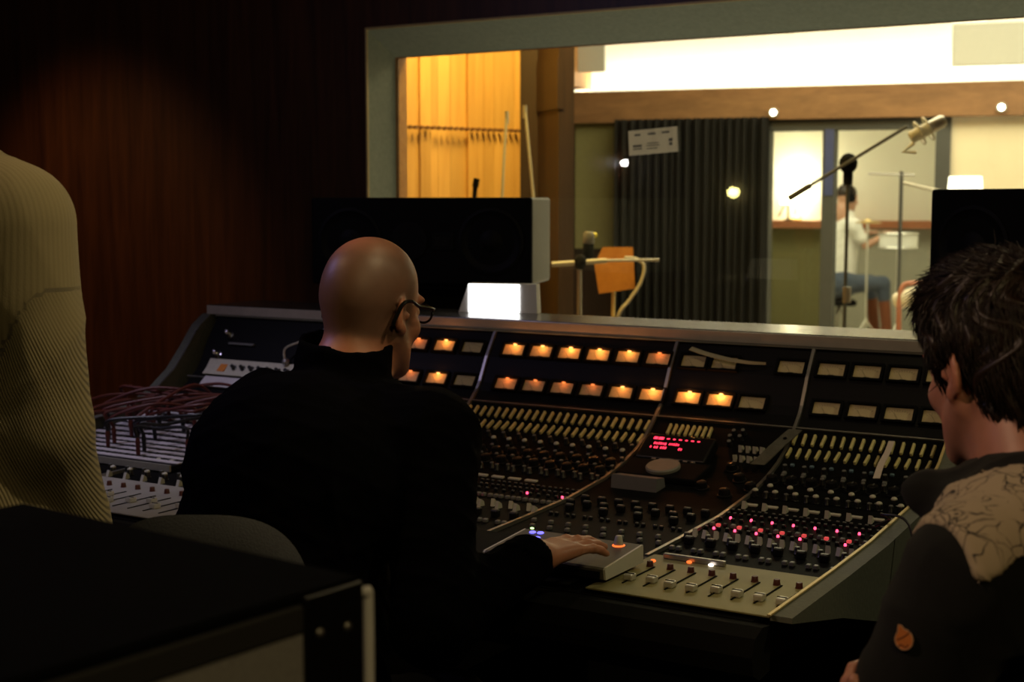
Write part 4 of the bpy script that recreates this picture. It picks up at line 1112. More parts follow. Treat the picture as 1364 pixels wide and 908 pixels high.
def skin_mat(name, rough=.42):
    m = bpy.data.materials.new(name); m.use_nodes = True; nt = m.node_tree; N = nt.nodes; L = nt.links; b = N['Principled BSDF']
    at_ = N.new('ShaderNodeAttribute'); at_.attribute_name = 'tone'
    tc = N.new('ShaderNodeTexCoord'); nz = N.new('ShaderNodeTexNoise'); nz.inputs['Scale'].default_value = 60; nz.inputs['Detail'].default_value = 6
    L.new(tc.outputs['Object'], nz.inputs['Vector'])
    mr = N.new('ShaderNodeMapRange'); mr.inputs[3].default_value = .86; mr.inputs[4].default_value = 1.12; L.new(nz.outputs['Fac'], mr.inputs[0])
    mx = N.new('ShaderNodeVectorMath'); mx.operation = 'MULTIPLY'
    cb = N.new('ShaderNodeCombineXYZ')
    for q in range(3): L.new(mr.outputs[0], cb.inputs[q])
    L.new(at_.outputs['Color'], mx.inputs[0]); L.new(cb.outputs[0], mx.inputs[1]); L.new(mx.outputs[0], b.inputs['Base Color'])
    b.inputs['Roughness'].default_value = rough; b.inputs['Subsurface Weight'].default_value = .12; b.inputs['Subsurface Radius'].default_value = (.01, .004, .002)
    n2 = N.new('ShaderNodeTexNoise'); n2.inputs['Scale'].default_value = 900; L.new(tc.outputs['Object'], n2.inputs['Vector'])
    bp = N.new('ShaderNodeBump'); bp.inputs['Strength'].default_value = .12; bp.inputs['Distance'].default_value = .0006; L.new(n2.outputs['Fac'], bp.inputs['Height']); L.new(bp.outputs['Normal'], b.inputs['Normal'])
    return m
def cloth_mat(name, col, rough=.9, sheen=.2, sc=500, amt=.25):
    m = mat(name, col, rough, noise_amt=amt, noise_scale=sc, bump=.35, spec=.25)
    b = m.node_tree.nodes['Principled BSDF']; b.inputs['Sheen Weight'].default_value = sheen; b.inputs['Sheen Roughness'].default_value = .6
    return m
M['skin'] = skin_mat('skin'); M['skin_bald'] = skin_mat('skin_of_scalp', .46)
M['jacket_black'] = cloth_mat('black_wool_jacket', (.0014, .0014, .0021), .95, .0)
M['trousers_dark'] = cloth_mat('dark_trousers', (.006, .006, .008), .95, .08)
M['jacket_black'].node_tree.nodes['Principled BSDF'].inputs['Specular IOR Level'].default_value = .03
M['jacket_charcoal'] = cloth_mat('charcoal_softshell', (.0055, .0056, .0053), .9, .06, 700)
M['shoe'] = mat('black_shoe_leather', (.006, .005, .005), .4)
M['hair_dark'] = mat('dark_brown_hair', (.020, .010, .0055), .42, noise_amt=.4, noise_scale=120, spec=.4)
M['glasses'] = mat('black_acetate', (.006, .006, .006), .25)

def seated(S_, pel, chest, knees, feet, sh, el, wr, r=1.0, thigh=.075, arm=.045, belly=None):
    """bare body under the clothes: trunk, legs, arms"""
    S_.ell(pel, (.15 * r, .11 * r, .11 * r), None, .03); S_.cone(pel, chest, .115 * r, .12 * r, .05)
    S_.cone(sh[0], sh[1], .055, .055, .06)
    hipo = (Vector(sh[1]) - Vector(sh[0])).normalized() * .085
    for k, s in enumerate((-1, 1)):
        hp = Vector(pel) + hipo * s
        S_.cone(hp, knees[k], thigh, .052, .03); S_.cone(knees[k], feet[k], .05, .036, .02)
        ft = Vector(feet[k]); S_.cone(ft, ft + (Vector(knees[k]) - hp).normalized() * .12, .035, .028, .02)
        S_.cone(sh[k], el[k], arm, .036, .02); S_.cone(el[k], wr[k], .037, .026, .012)
def garment(name, parent, m, prims, lo, hi, h, amp, sc, seed, cuts=(), subs=(), it=2):
    S_ = SDF(lo, hi, h)
    for p in prims:
        if p[0] == 'c': S_.cone(*p[1:])
        else: S_.ell(*p[1:])
    for p in subs:
        if p[0] == 'c': S_.cone(*p[1:], sub=True)
        else: S_.ell(*p[1:], sub=True)
    for c in cuts: S_.cut(*c)
    V, F = S_.mesh(); V = relax(V, F, it); N = normals(V, F); V = folds(V, N, amp, sc, seed)
    return to_obj(name, V, F, m, parent), V, F, normals(V, F)
def bounds(pts, pad): A = np.array([list(p) for p in pts]); return A.min(0) - pad, A.max(0) + pad

# ================================================================== the bald man at the desk
bald = thing('person', 'bald person in a black jacket and glasses seated at the console, back turned', 'person', (-1.47, 1.66, 0))
H0 = atd(496, 411, 2.46)
A0 = frame(az(86), pitch=R(-8), roll=R(2))
pel, chest = Vector((-1.48, 1.67, .585)), Vector((-1.485, 1.76, .98))
shL, shR = Vector((-1.645, 1.865, 1.050)), Vector((-1.292, 1.870, 1.040))
elL, elR = Vector((-1.665, 1.70, .80)), Vector((-1.20, 1.735, .785))
wrL, wrR = Vector((-1.64, 2.00, .85)), Vector((-1.153, 1.955, .847))
knL, knR = Vector((-1.60, 2.02, .53)), Vector((-1.36, 2.02, .53)); ftL, ftR = Vector((-1.60, 2.04, .09)), Vector((-1.36, 2.06, .09))
lo, hi = bounds([pel, shL, shR, elL, elR, H0 + Vector((0, 0, .14)), ftL, ftR, wrR + Vector((0, .2, 0)), wrL + Vector((0, .2, 0)), H0 + Vector((0, .13, 0))], .12)
lo[2] = .0; S_ = SDF(lo, hi, .004)
seated(S_, pel, chest, (knL, knR), (ftL, ftR), (shL, shR), (elL, elR), (wrL, wrR))
PH = head_sdf(S_, H0, A0, .95)
nb = Vector(PH(0, -.05, -.15)); S_.cone(nb, chest + Vector((0, .0, .03)), .064, .10, .05)
hd = Vector((.06, .99, .02)); hdir = (Vector((-1.128, 2.13, .850)) - wrR).normalized()
tipsR = hand_sdf(S_, wrR, hdir, (0.05, .02, 1), (-1, .1, -.05), sc=1.0, curls=((3, 12, 10), (1, 9, 8), (2, 10, 9), (5, 14, 12)), spread=4, tcurl=15)
hand_sdf(S_, wrL, (.15, .98, -.10), (0, .1, 1), (1, .1, 0), sc=1.0, curl=(10, 20, 15))
V, F = S_.mesh(); V = relax(V, F, 1)
q = (V - np.array(H0)) @ A0 / .95
tone = np.tile(np.array((.50, .205, .12)), (len(V), 1))
inhead = (q[:, 2] > -.13) & (np.abs(q[:, 0]) < .1) & (np.abs(q[:, 1]) < .14)
def ss(a, b_, x): t = np.clip((x - a) / (b_ - a), 0, 1); return t * t * (3 - 2 * t)
# cropped stubble at the back and sides, bare crown
st = inhead * ss(.088, .060, q[:, 2]) * ss(-.085, -.055, q[:, 2]) * ss(.035, .012, q[:, 1]) * (1 - ss(.080, .084, np.abs(q[:, 0])))
cr = np.exp(-((q[:, 0] + .022) ** 2 + (q[:, 1] + .055) ** 2 + (q[:, 2] - .108) ** 2) / .034 ** 2)
st = inhead * ss(-.085, -.055, q[:, 2]) * ss(.060, .020, q[:, 1]) * (1 - ss(.080, .084, np.abs(q[:, 0]))) * (1 - .85 * cr) * (1 - .45 * ss(.085, .125, q[:, 2]))
st = st * (1 - .55 * ss(-.045, -.06, q[:, 2]))
tone = tone * (1 - .74 * st[:, None]) + np.array((.075, .062, .048)) * (.74 * st[:, None])
tone = tone * (1 - .35 * (cr * inhead)[:, None]) + np.array((.50, .19, .10)) * (.35 * (cr * inhead)[:, None])
bd = inhead * ss(-.045, -.06, q[:, 2]) * ss(.0, .03, q[:, 1]); tone = tone * (1 - .3 * bd[:, None]) + np.array((.16, .12, .10)) * (.3 * bd[:, None])
lip = inhead * np.exp(-((q[:, 0] / .022) ** 2 + ((q[:, 2] + .071) / .009) ** 2)) * (q[:, 1] > .085); tone = tone * (1 - .5 * lip[:, None]) + np.array((.34, .10, .08)) * (.5 * lip[:, None])
er = inhead * ss(.074, .082, np.abs(q[:, 0])); tone = tone * (1 - .4 * er[:, None]) + np.array((.52, .19, .11)) * (.4 * er[:, None])
to_obj('body', V, F, M['skin_bald'], bald, {'tone': tone})
# jacket
nk = Vector(PH(0, -.055, -.135)); up_ = Vector((0, 0, 1))
jp = [('e', pel + Vector((0, .01, .03)), (.185, .145, .13), None, .04), ('c', pel + Vector((.02, .02, .05)), chest, .165, .158, .05), ('e', chest + Vector((0, -.01, .0)), (.20, .135, .16), None, .05),
      ('c', shL + Vector((.03, 0, -.0)), shR + Vector((-.03, 0, 0)), .070, .070, .05), ('c', nk + Vector((0, -.0, -.055)), shL, .062, .068, .05), ('c', nk + Vector((0, 0, -.055)), shR, .062, .068, .05), ('c', nk + Vector((0, -.005, -.06)), chest, .085, .12, .05),
      ('c', shL, elL, .074, .060, .03), ('c', shR, elR, .074, .064, .03), ('c', elL, wrL, .060, .042, .02), ('c', elR, wrR - hdir * .02, .062, .043, .02),
      ('c', nk + Vector((0, -.004, -.06)), nk + Vector((0, .008, .10)), .084, .080, .012)]
sub_ = [('c', nk + Vector((0, .0, -.03)), nk + Vector((0, .010, .16)), .0665, .067, .003), ('c', wrR - hdir * .045, wrR + hdir * .06, .033, .035, .003), ('c', wrL, wrL + Vector((.01, .09, 0)), .032, .032, .003)]
lo, hi = bounds([pel, shL, shR, elL, elR, wrL, wrR, nk], .2)
o, V, F, N = garment('jacket', bald, M['jacket_black'], jp, lo, hi, .005, .009, 26, 3, subs=sub_, cuts=((nk + Vector((0, 0, .070)), (.16, -.08, 1)),))
# trousers and shoes
hipo = Vector((.09, 0, 0))
tp = [('e', pel, (.175, .135, .125), None, .03)]
for s, kn, ft in ((-1, knL, ftL), (1, knR, ftR)): tp += [('c', pel + hipo * s, kn, .092, .072, .03), ('c', kn, ft + Vector((0, 0, .02)), .070, .054, .02)]
lo, hi = bounds([pel, knL, knR, ftL, ftR], .18); lo[2] = .0
jk_min = V[:, 2].min()
_, Vt_, _, _ = garment('trousers', bald, M['trousers_dark'], tp, lo, hi, .008, .008, 22, 5, cuts=((((0, 0, .075)), (0, 0, -1)),))
def seat_under(Vs, x, y):
    z = 9
    for W_ in Vs:
        m_ = (np.hypot(W_[:, 0] - x, W_[:, 1] - y) < .215) & (W_[:, 2] > .36); z = min(z, W_[m_, 2].min()) if m_.any() else z
    return z
seat_z = seat_under((Vt_, V), -1.48, 1.66)
for ft in (ftL, ftR):
    S2 = SDF(np.array(ft) - np.array((.09, .12, .1)), np.array(ft) + np.array((.09, .26, .1)), .006)
    S2.cone(ft + Vector((0, -.01, -.035)), ft + Vector((0, .15, -.045)), .047, .043, .03); S2.cone(ft + Vector((0, 0, -.02)), ft + Vector((0, 0, .03)), .045, .048, .03); S2.cut((0, 0, .004), (0, 0, -1))
    V, F = S2.mesh(); to_obj('shoe', relax(V, F, 2), F, M['shoe'], bald)
# glasses
gl = MB()
hw = lambda x, y, z: Vector(PH(x, y, z))
gls = bpy.data.objects.new('glasses', None); COL.objects.link(gls); gls.parent = bald; gls.matrix_local = Matrix.Identity(4)
for s in (-1, 1):
    pts = [hw(s * .033 + .023 * math.cos(a), .108 - .004 * abs(math.cos(a)), .002 + .017 * math.sin(a)) for a in np.linspace(0, 2 * math.pi, 25)]
    MB().tube(pts, .0022, 6, cap=False).build('rim', M['glasses'], gls, smooth=True)
    MB().tube(curve_pts([hw(s * .056, .104, .008), hw(s * .0785, .075, .012), hw(s * .0835, .030, .013), hw(s * .0865, .006, .020), hw(s * .088, -.020, .014), hw(s * .0862, -.034, -.012), hw(s * .0835, -.036, -.026)], 8), [.0030] * 30 + [.0036] * 19, 8).build('temple', M['glasses'], gls, smooth=True)
MB().tube(curve_pts([hw(-.010, .109, .006), hw(0, .114, .010), hw(.010, .109, .006)], 6), .002, 6).build('bridge', M['glasses'], gls, smooth=True)
# his stool
SX, SY = -1.48, 1.66
stl = thing('stool', 'low black swivel stool under the bald person at the console', 'stool', (SX, SY, 0))
zs = seat_z - .454
MB().lathe([(.03, .40), (.175, .405), (.19, .42), (.185, .447), (.16, .452), (0, .452)], c=(SX, SY, zs), seg=32).build('seat', M['leather'], stl, smooth=True)
MB().cyl((SX, SY, .06), (SX, SY, .40 + zs), .025, 16).build('gas_column', M['metal'], stl, smooth=True)
for k in range(5):
    a = 2 * math.pi * k / 5; e_ = Vector((SX + math.cos(a) * .17, SY + math.sin(a) * .17, .02))
    MB().tube([(SX, SY, .08), (Vector((SX, SY, .07)) * .5 + e_ * .5), e_], [.024, .02, .018], 10).build('leg', M['black_plastic'], stl, smooth=True)

# ================================================================== the dark-haired man on the right
yg = thing('person', 'dark-haired person in a charcoal jacket with beige twig-print shoulders, near right', 'person', (-.36, 1.72, 0))
H1 = atd(1331, 488, 1.80)
fa = 121.4 + 20
A1 = frame(az(fa), pitch=R(-13), roll=R(0))
bf = az(121.4 + 45); bl = Vector((-bf.y, bf.x, 0))      # body forward, body left
PY = lambda x, y, z: np.array(H1) + A1 @ np.array((x, y, z))
nk1 = Vector(PY(0, -.055, -.135))
base = Vector((nk1.x, nk1.y, 0)) - bf * .02
chest1 = base + Vector((0, 0, 1.00)) - bf * .03; pel1 = base - bf * .10 + Vector((0, 0, .60))
shl, shr = base + bl * .205 + Vector((0, 0, 1.005)) + bf * .0, base - bl * .195 + Vector((0, 0, 1.02))
ell, elr = base + bl * .262 + bf * .085 + Vector((0, 0, .775)), base - bl * .24 + bf * .06 + Vector((0, 0, .76))
wrl = atd(1178, 1062, 1.58); wrr = elr + bf * .22 + bl * .08 + Vector((0, 0, -.10))
kn = [pel1 + bf * .42 + bl * s * .13 + Vector((0, 0, -.03)) for s in (1, -1)]; ft_ = [k_ + bf * .03 + Vector((0, 0, -.48)) for k_ in kn]
lo, hi = bounds([pel1, shl, shr, ell, elr, wrl + bf * .2, wrr + bf * .2, H1 + Vector((0, 0, .14)), H1 + bf * .12, *ft_], .14); lo[2] = 0
S_ = SDF(lo, hi, .004)
seated(S_, pel1, chest1, kn, ft_, (shl, shr), (ell, elr), (wrl, wrr))
head_sdf(S_, H1, A1, 1.0)
S_.cone(nk1, chest1 + Vector((0, 0, .03)), .062, .10, .05)
# the hand seen at the frame's lower edge: half raised, fingers up and loosely curled
hd1 = atd(1112, 897, 1.66); wr1 = Vector(hd1) + bl * .0 - bf * .085 + Vector((0, 0, -.055)); 
hand_sdf(S_, wrl, (atd(1118, 962, 1.62) - wrl), bl, Vector((0, 0, 1)) - bf * .3, curls=((18, 40, 25), (45, 55, 30), (55, 60, 35), (60, 60, 35)), tcurl=5, tdir=(bf * .55 + Vector((0, 0, 1.0))))
hand_sdf(S_, wrr, (bf * .97 + bl * .1), Vector((0, 0, 1)), bl, curl=(20, 30, 20))
V, F = S_.mesh(); V = relax(V, F, 1)
q = (V - np.array(H1)) @ A1; inhead = (q[:, 2] > -.13) & (np.abs(q[:, 0]) < .1) & (np.abs(q[:, 1]) < .14)
tone = np.tile(np.array((.50, .225, .15)), (len(V), 1))
er = inhead * ss(.072, .082, np.abs(q[:, 0])); tone = tone * (1 - .4 * er[:, None]) + np.array((.60, .20, .13)) * (.4 * er[:, None])
lip = inhead * np.exp(-((q[:, 0] / .022) ** 2 + ((q[:, 2] + .071) / .009) ** 2)) * (q[:, 1] > .085); tone = tone * (1 - .5 * lip[:, None]) + np.array((.38, .10, .08)) * (.5 * lip[:, None])
to_obj('body', V, F, M['skin'], yg, {'tone': tone})
# hair: a thick cap with locks, plus loose strands
lo, hi = bounds([H1], .2); S2 = SDF(lo, hi, .0035)
E2 = lambda p, r, k=.02, sub=False: S2.ell(PY(*p), np.array(r), A1, k, sub)
E2((0, -.016, .050), (.0875, .108, .092)); E2((0, -.050, .012), (.078, .069, .076)); E2((0, .03, .085), (.068, .075, .052), .03)
S2.cone(PY(0, -.058, -.03), PY(0, -.064, -.085), .066, .050, .03)
for s in (-1, 1): S2.cone(PY(s * .074, .022, .03), PY(s * .071, .026, -.012), .013, .008, .012)
E2((0, .115, -.02), (.095, .068, .088), .012, True)
for s in (-1, 1): E2((s * .092, .012, -.030), (.026, .048, .044), .008, True); S2.cone(PY(s * .10, -.02, -.02), PY(s * .085, -.012, -.13), .030, .032, .01, True)
V, F = S2.mesh(); V = relax(V, F, 1); N = normals(V, F)
qq = (V - np.array(H1)) @ A1
loc = np.arctan2(qq[:, 0], qq[:, 1] + .02) * 13 + 3 * np.sin(qq[:, 2] * 60) + 2 * np.sin(qq[:, 1] * 45 + qq[:, 2] * 30)
V = V + N * (.0035 * np.sin(loc) + .0025 * np.sin(loc * 2.3 + qq[:, 2] * 90))[:, None]
hr = to_obj('hair', V, F, M['hair_dark'], yg)
rs = np.random.RandomState(4); ids = rs.choice(len(V), 9000, replace=False)
sv = []; sf = []
for i in ids:
    p, n_ = V[i], N[i]; l = qq[i]
    top = ss(.06, .12, np.array([l[2]]))[0]
    fl = A1 @ np.array((.25 * l[0] * 6 + rs.normal() * .13, .6 * top - .15 + rs.normal() * .13, -1.0 + 1.15 * top)); fl = fl - n_ * (fl @ n_) * .85
    fl = fl / (np.linalg.norm(fl) + 1e-9); L_ = .018 + .018 * rs.rand() + .008 * top
    lift = (.01 + .13 * top * rs.rand() + .04 * rs.rand()); sd_ = np.cross(fl, n_)
    pts = [p - n_ * .002, p + fl * L_ * .5 + n_ * L_ * lift * .6, p + fl * L_ + n_ * L_ * lift + sd_ * rs.normal() * .003]
    w_ = .0006 + .0006 * rs.rand(); b0 = len(sv)
    for k_, (pp, ww) in enumerate(zip(pts, (w_, w_ * .8, w_ * .12))):
        for c_ in range(3):
            a = 2 * math.pi * c_ / 3; sv.append(pp + sd_ * ww * math.cos(a) + n_ * ww * math.sin(a))
    for k_ in range(2):
        for c_ in range(3): sf.append((b0 + k_ * 3 + c_, b0 + k_ * 3 + (c_ + 1) % 3, b0 + k_ * 3 + 3 + (c_ + 1) % 3, b0 + k_ * 3 + 3 + c_))
so = to_obj('hair_strands', np.array(sv), np.array(sf), M['hair_dark'], hr); so['kind'] = 'stuff'
# jacket
def yjacket(off):
    return [('c', pel1 + Vector((0, 0, -.03)), pel1 + Vector((0, 0, .08)), .165 + off, .16 + off, .05), ('c', pel1 + Vector((0, 0, .08)), chest1, .15 + off, .150 + off, .05),
      ('c', chest1 + bl * .07, chest1 - bl * .07, .135 + off, .135 + off, .05),
      ('c', nk1 + Vector((0, 0, -.06)), shl, .066 + off, .070 + off, .05), ('c', nk1 + Vector((0, 0, -.06)), shr, .066 + off, .070 + off, .05),
      ('c', shl, ell, .076 + off, .064 + off, .03), ('c', shr, elr, .076 + off, .064 + off, .03), ('c', ell, wrl - bf * .03, .064 + off, .044 + off, .02), ('c', elr, wrr - bf * .03, .064 + off, .044 + off, .02)]
col_ = [('c', nk1 + Vector((0, 0, -.055)) - bf * .004, nk1 + Vector((0, 0, .012)) - bf * .004, .092, .084, .02),
        ('c', nk1 + bl * .05 + bf * .03 + Vector((0, 0, -.05)), Vector(atd(1236, 655, 1.74)), .064, .030, .03), ('c', nk1 - bl * .05 + bf * .03 + Vector((0, 0, -.05)), nk1 - bl * .03 + bf * .14 + Vector((0, 0, -.10)), .064, .035, .03)]
csub = [('c', nk1 + Vector((0, 0, -.03)), nk1 + Vector((0, 0, .07)) + bf * .01, .068, .072, .004), ('c', wrl - bf * .05, wrl + bf * .06, .031, .034, .003), ('c', wrr - bf * .05, wrr + bf * .06, .031, .034, .003)]
lo, hi = bounds([pel1, shl, shr, ell, elr, wrl, wrr, nk1], .22)
o, V, F, N = garment('jacket', yg, M['jacket_charcoal'], yjacket(0) + col_, lo, hi, .006, .008, 24, 9, subs=csub, cuts=((nk1 + Vector((0, 0, .035)), bf * .30 + Vector((0, 0, 1))),))
# beige printed yoke over both shoulders: its own piece of cloth lying on the jacket
Sy = SDF(lo, hi, .005)
for p in yjacket(.004): (Sy.cone if p[0] == 'c' else Sy.ell)(*p[1:])
gx, gy, gz = np.meshgrid(*Sy.ax, indexing='ij', sparse=True)
glx = (gx - base.x) * bl.x + (gy - base.y) * bl.y; gly = (gx - base.x) * bf.x + (gy - base.y) * bf.y; gal = np.abs(glx)
Sy.f = np.maximum(Sy.f, np.minimum(1.02 + .6 * np.clip(.274 - gal, 0, 1), 1.045) - gz)
Sy.f = np.maximum(Sy.f, .136 - np.sqrt((gx - nk1.x) ** 2 + (gy - nk1.y) ** 2 + (gz - nk1.z) ** 2))
Sy.f = np.maximum(Sy.f, (gal - .259 + .5 * gly) * .9); Sy.f = np.maximum(Sy.f, gly - .085)
Sy.f = Sy.f.astype(np.float32)
Vt, Fy = Sy.mesh(); Vt = relax(Vt, Fy, 2); Vt = folds(Vt, normals(Vt, Fy), .008, 24, 9)
def twig_mat():
    m = bpy.data.materials.new('beige_twig_print'); m.use_nodes = True; nt = m.node_tree; N_ = nt.nodes; L = nt.links; b = N_['Principled BSDF']
    tc = N_.new('ShaderNodeTexCoord'); nz = N_.new('ShaderNodeTexNoise'); nz.inputs['Scale'].default_value = 14; nz.inputs['Detail'].default_value = 3
    L.new(tc.outputs['Object'], nz.inputs['Vector'])
    ad = N_.new('ShaderNodeVectorMath'); ad.operation = 'MULTIPLY_ADD'; ad.inputs[1].default_value = (.09, .09, .09)
    L.new(nz.outputs['Color'], ad.inputs[0]); L.new(tc.outputs['Object'], ad.inputs[2])
    prev = None
    for sc_, wd in ((20, .020), (52, .04)):
        vo = N_.new('ShaderNodeTexVoronoi'); vo.feature = 'DISTANCE_TO_EDGE'; vo.inputs['Scale'].default_value = sc_
        mp = N_.new('ShaderNodeMapping'); mp.inputs['Scale'].default_value = (1, 1, .55); L.new(ad.outputs[0], mp.inputs['Vector']); L.new(mp.outputs[0], vo.inputs['Vector'])
        lt = N_.new('ShaderNodeMapRange'); lt.inputs[1].default_value = wd * .4; lt.inputs[2].default_value = wd; lt.inputs[3].default_value = 1; lt.inputs[4].default_value = 0; L.new(vo.outputs['Distance'], lt.inputs[0])
        n3 = N_.new('ShaderNodeTexNoise'); n3.inputs['Scale'].default_value = sc_ * .7; L.new(tc.outputs['Object'], n3.inputs['Vector'])
        g = N_.new('ShaderNodeMapRange'); g.inputs[1].default_value = .46; g.inputs[2].default_value = .56; L.new(n3.outputs['Fac'], g.inputs[0])
        mu = N_.new('ShaderNodeMath'); mu.operation = 'MULTIPLY'; L.new(lt.outputs[0], mu.inputs[0]); L.new(g.outputs[0], mu.inputs[1])
        if prev is None: prev = mu
        else:
            mm = N_.new('ShaderNodeMath'); mm.operation = 'MAXIMUM'; L.new(prev.outputs[0], mm.inputs[0]); L.new(mu.outputs[0], mm.inputs[1]); prev = mm
    mx = N_.new('ShaderNodeMix'); mx.data_type = 'RGBA'; mx.inputs[6].default_value = (.44, .35, .24, 1); mx.inputs[7].default_value = (.028, .024, .02, 1)
    L.new(prev.outputs[0], mx.inputs[0]); L.new(mx.outputs[2], b.inputs['Base Color']); b.inputs['Roughness'].default_value = .8
    return m
yk = to_obj('yoke', Vt, Fy, twig_mat(), yg)
# round leather badge on the sleeve: curled-animal outline reduced to its two strokes
# placed on the sleeve surface nearest the mark's spot
d_ = ray(1193, 848); best = None
tt = (V - np.array(CAM)) @ np.array(d_.normalized()); off_ = np.linalg.norm(V - np.array(CAM) - np.outer(tt, np.array(d_.normalized())), axis=1)
cand = np.where(off_ < .012)[0]; ib = cand[np.argmin(tt[cand])]; pb, nbv = Vector(V[ib]), Vector(N[cand[np.argsort(off_[cand])[:30]]].mean(0)).normalized() if False else Vector(N[ib])
zz = nbv.normalized(); yy = (Vector((0, 0, 1)) - zz * zz.z).normalized(); xx = yy.cross(zz)
mb = Matrix((xx, yy, zz)).transposed().to_4x4(); mb.translation = pb + zz * .004
poly = [(.0105 * math.cos(a), .0105 * math.sin(a)) for a in np.linspace(R(-180), R(95), 22)] + [(-.005, .0135), (-.0085, .0138), (-.0085, .006), (-.0098, .003)]
bdg = MB().prism(poly, 0, .0016, 'Z').build('badge', M['orange_patch'], yg, xf=mb)
pe = [(x * 1.04, y * 1.04, .0015) for x, y in poly]; MB().tube(pe + [pe[0]], .0007, 6, cap=False).build('badge_border', M['patch_edge'], bdg, xf=mb)
MB().tube([(-.0085, -.002, .0018), (-.003, .001, .0018), (.002, .005, .0018), (.006, .010, .0018)], .0006, 6).tube(curve_pts([(-.006, -.009, .0018), (-.002, -.006, .0018), (.003, -.008, .0018), (.006, -.004, .0018)], 5), .0006, 6).build('badge_stitch', M['patch_line'], bdg, xf=mb)
tp = [('e', pel1, (.17, .17, .12), None, .03)]
for s, k_, f_2 in ((1, kn[0], ft_[0]), (-1, kn[1], ft_[1])): tp += [('c', pel1 + bl * .09 * s, k_, .092, .070, .03), ('c', k_, f_2 + Vector((0, 0, .02)), .070, .054, .02)]
lo, hi = bounds([pel1, *kn, *ft_], .18); lo[2] = 0
_, Vt_, _, _ = garment('trousers', yg, M['trousers_dark'], tp, lo, hi, .008, .008, 22, 15, cuts=(((0, 0, .075), (0, 0, -1)),))
seat_z1 = seat_under((Vt_, V), pel1.x, pel1.y)
for f_2 in ft_:
    S2 = SDF(np.array(f_2) - .24, np.array(f_2) + np.array((.24, .24, .12)), .006)
    S2.cone(f_2 - bf * .01 + Vector((0, 0, -.035)), f_2 + bf * .15 + Vector((0, 0, -.045)), .047, .043, .03); S2.cone(f_2 + Vector((0, 0, -.02)), f_2 + Vector((0, 0, .03)), .045, .048, .03); S2.cut((0, 0, .004), (0, 0, -1))
    V2, F2 = S2.mesh(); to_obj('shoe', relax(V2, F2, 2), F2, M['shoe'], yg)
stl = thing('stool', 'low black swivel stool under the dark-haired person at the desk end', 'stool', (pel1.x, pel1.y, 0))
zs = seat_z1 - .469
MB().lathe([(.03, .415), (.19, .42), (.205, .435), (.20, .462), (.16, .467), (0, .467)], c=(pel1.x, pel1.y, zs), seg=32).build('seat', M['leather'], stl, smooth=True)
MB().cyl((pel1.x, pel1.y, .06), (pel1.x, pel1.y, .415 + zs), .025, 16).build('gas_column', M['metal'], stl, smooth=True)
for k in range(5):
    a = 2 * math.pi * k / 5 + .6; e_ = Vector((pel1.x + math.cos(a) * .24, pel1.y + math.sin(a) * .24, .02))
    MB().tube([(pel1.x, pel1.y, .08), (Vector((pel1.x, pel1.y, .07)) * .5 + e_ * .5), e_], [.024, .02, .018], 10).build('leg', M['black_plastic'], stl, smooth=True)

# ================================================================== the standing person in the ribbed sweater
sw = thing('person', 'standing person in a ribbed olive-khaki sweater at the left edge, seen from behind', 'person', (-1.76, 1.28, 0))
bf3 = az(121.4 - 20); br3 = Vector((bf3.y, -bf3.x, 0))     # facing away and to the right; br3 = body right
sR = atd(20, 301, 2.02); base3 = Vector((sR.x, sR.y, 0)) - br3 * .165
shR3, shL3 = base3 + br3 * .165 + Vector((0, 0, sR.z)), base3 - br3 * .17 + Vector((0, 0, sR.z + .005))
nk3 = base3 + Vector((0, 0, 1.50)) + bf3 * .005
H3 = base3 + bf3 * .045 - br3 * .06 + Vector((0, 0, 1.665)); A3 = frame(az(121.4 - 5), pitch=R(-14), roll=R(-9))
pel3, chest3 = base3 + Vector((0, 0, .95)) - bf3 * .0, base3 + Vector((0, 0, 1.28)) + bf3 * .01
elR3, elL3 = shR3 + br3 * .020 + bf3 * .02 + Vector((0, 0, -.29)), shL3 - br3 * .06 + bf3 * .02 + Vector((0, 0, -.29))
wrR3, wrL3 = elR3 + bf3 * .12 - br3 * .02 + Vector((0, 0, -.22)), elL3 + bf3 * .12 + Vector((0, 0, -.22))
lo, hi = bounds([pel3, shR3, shL3, elR3, elL3, wrR3, wrL3, H3 + Vector((0, 0, .14)), H3 + bf3 * .13, base3 + bf3 * .2 + Vector((0, 0, .1))], .14); lo[2] = 0
S_ = SDF(lo, hi, .006)
S_.ell(pel3, (.14, .11, .12), None, .03); S_.cone(pel3, chest3, .11, .125, .05); S_.cone(shL3, shR3, .05, .05, .06); S_.cone(nk3, chest3, .058, .10, .05)
for s, sh_, el_, wr_ in ((1, shR3, elR3, wrR3), (-1, shL3, elL3, wrL3)):
    S_.cone(sh_, el_, .045, .036, .02); S_.cone(el_, wr_, .037, .026, .012)
    hp = pel3 + br3 * .085 * s; k_ = Vector((hp.x, hp.y, .50)) + bf3 * .02; f_3 = Vector((hp.x, hp.y, .09)) - bf3 * .02
    S_.cone(hp, k_, .075, .052, .03); S_.cone(k_, f_3, .05, .036, .02); S_.cone(f_3, f_3 + bf3 * .12 + Vector((0, 0, -.04)), .035, .026, .02)
    hand_sdf(S_, wr_, (bf3 * .25 + Vector((0, 0, -1))), br3 * s, bf3, curl=(15, 25, 20))
PS = head_sdf(S_, H3, A3, 1.0)
V, F = S_.mesh(); V = relax(V, F, 1); tone = np.tile(np.array((.43, .22, .14)), (len(V), 1))
to_obj('body', V, F, M['skin'], sw, {'tone': tone})
lo, hi = bounds([H3], .2); S2 = SDF(lo, hi, .005); PS_ = lambda x, y, z: np.array(H3) + A3 @ np.array((x, y, z))
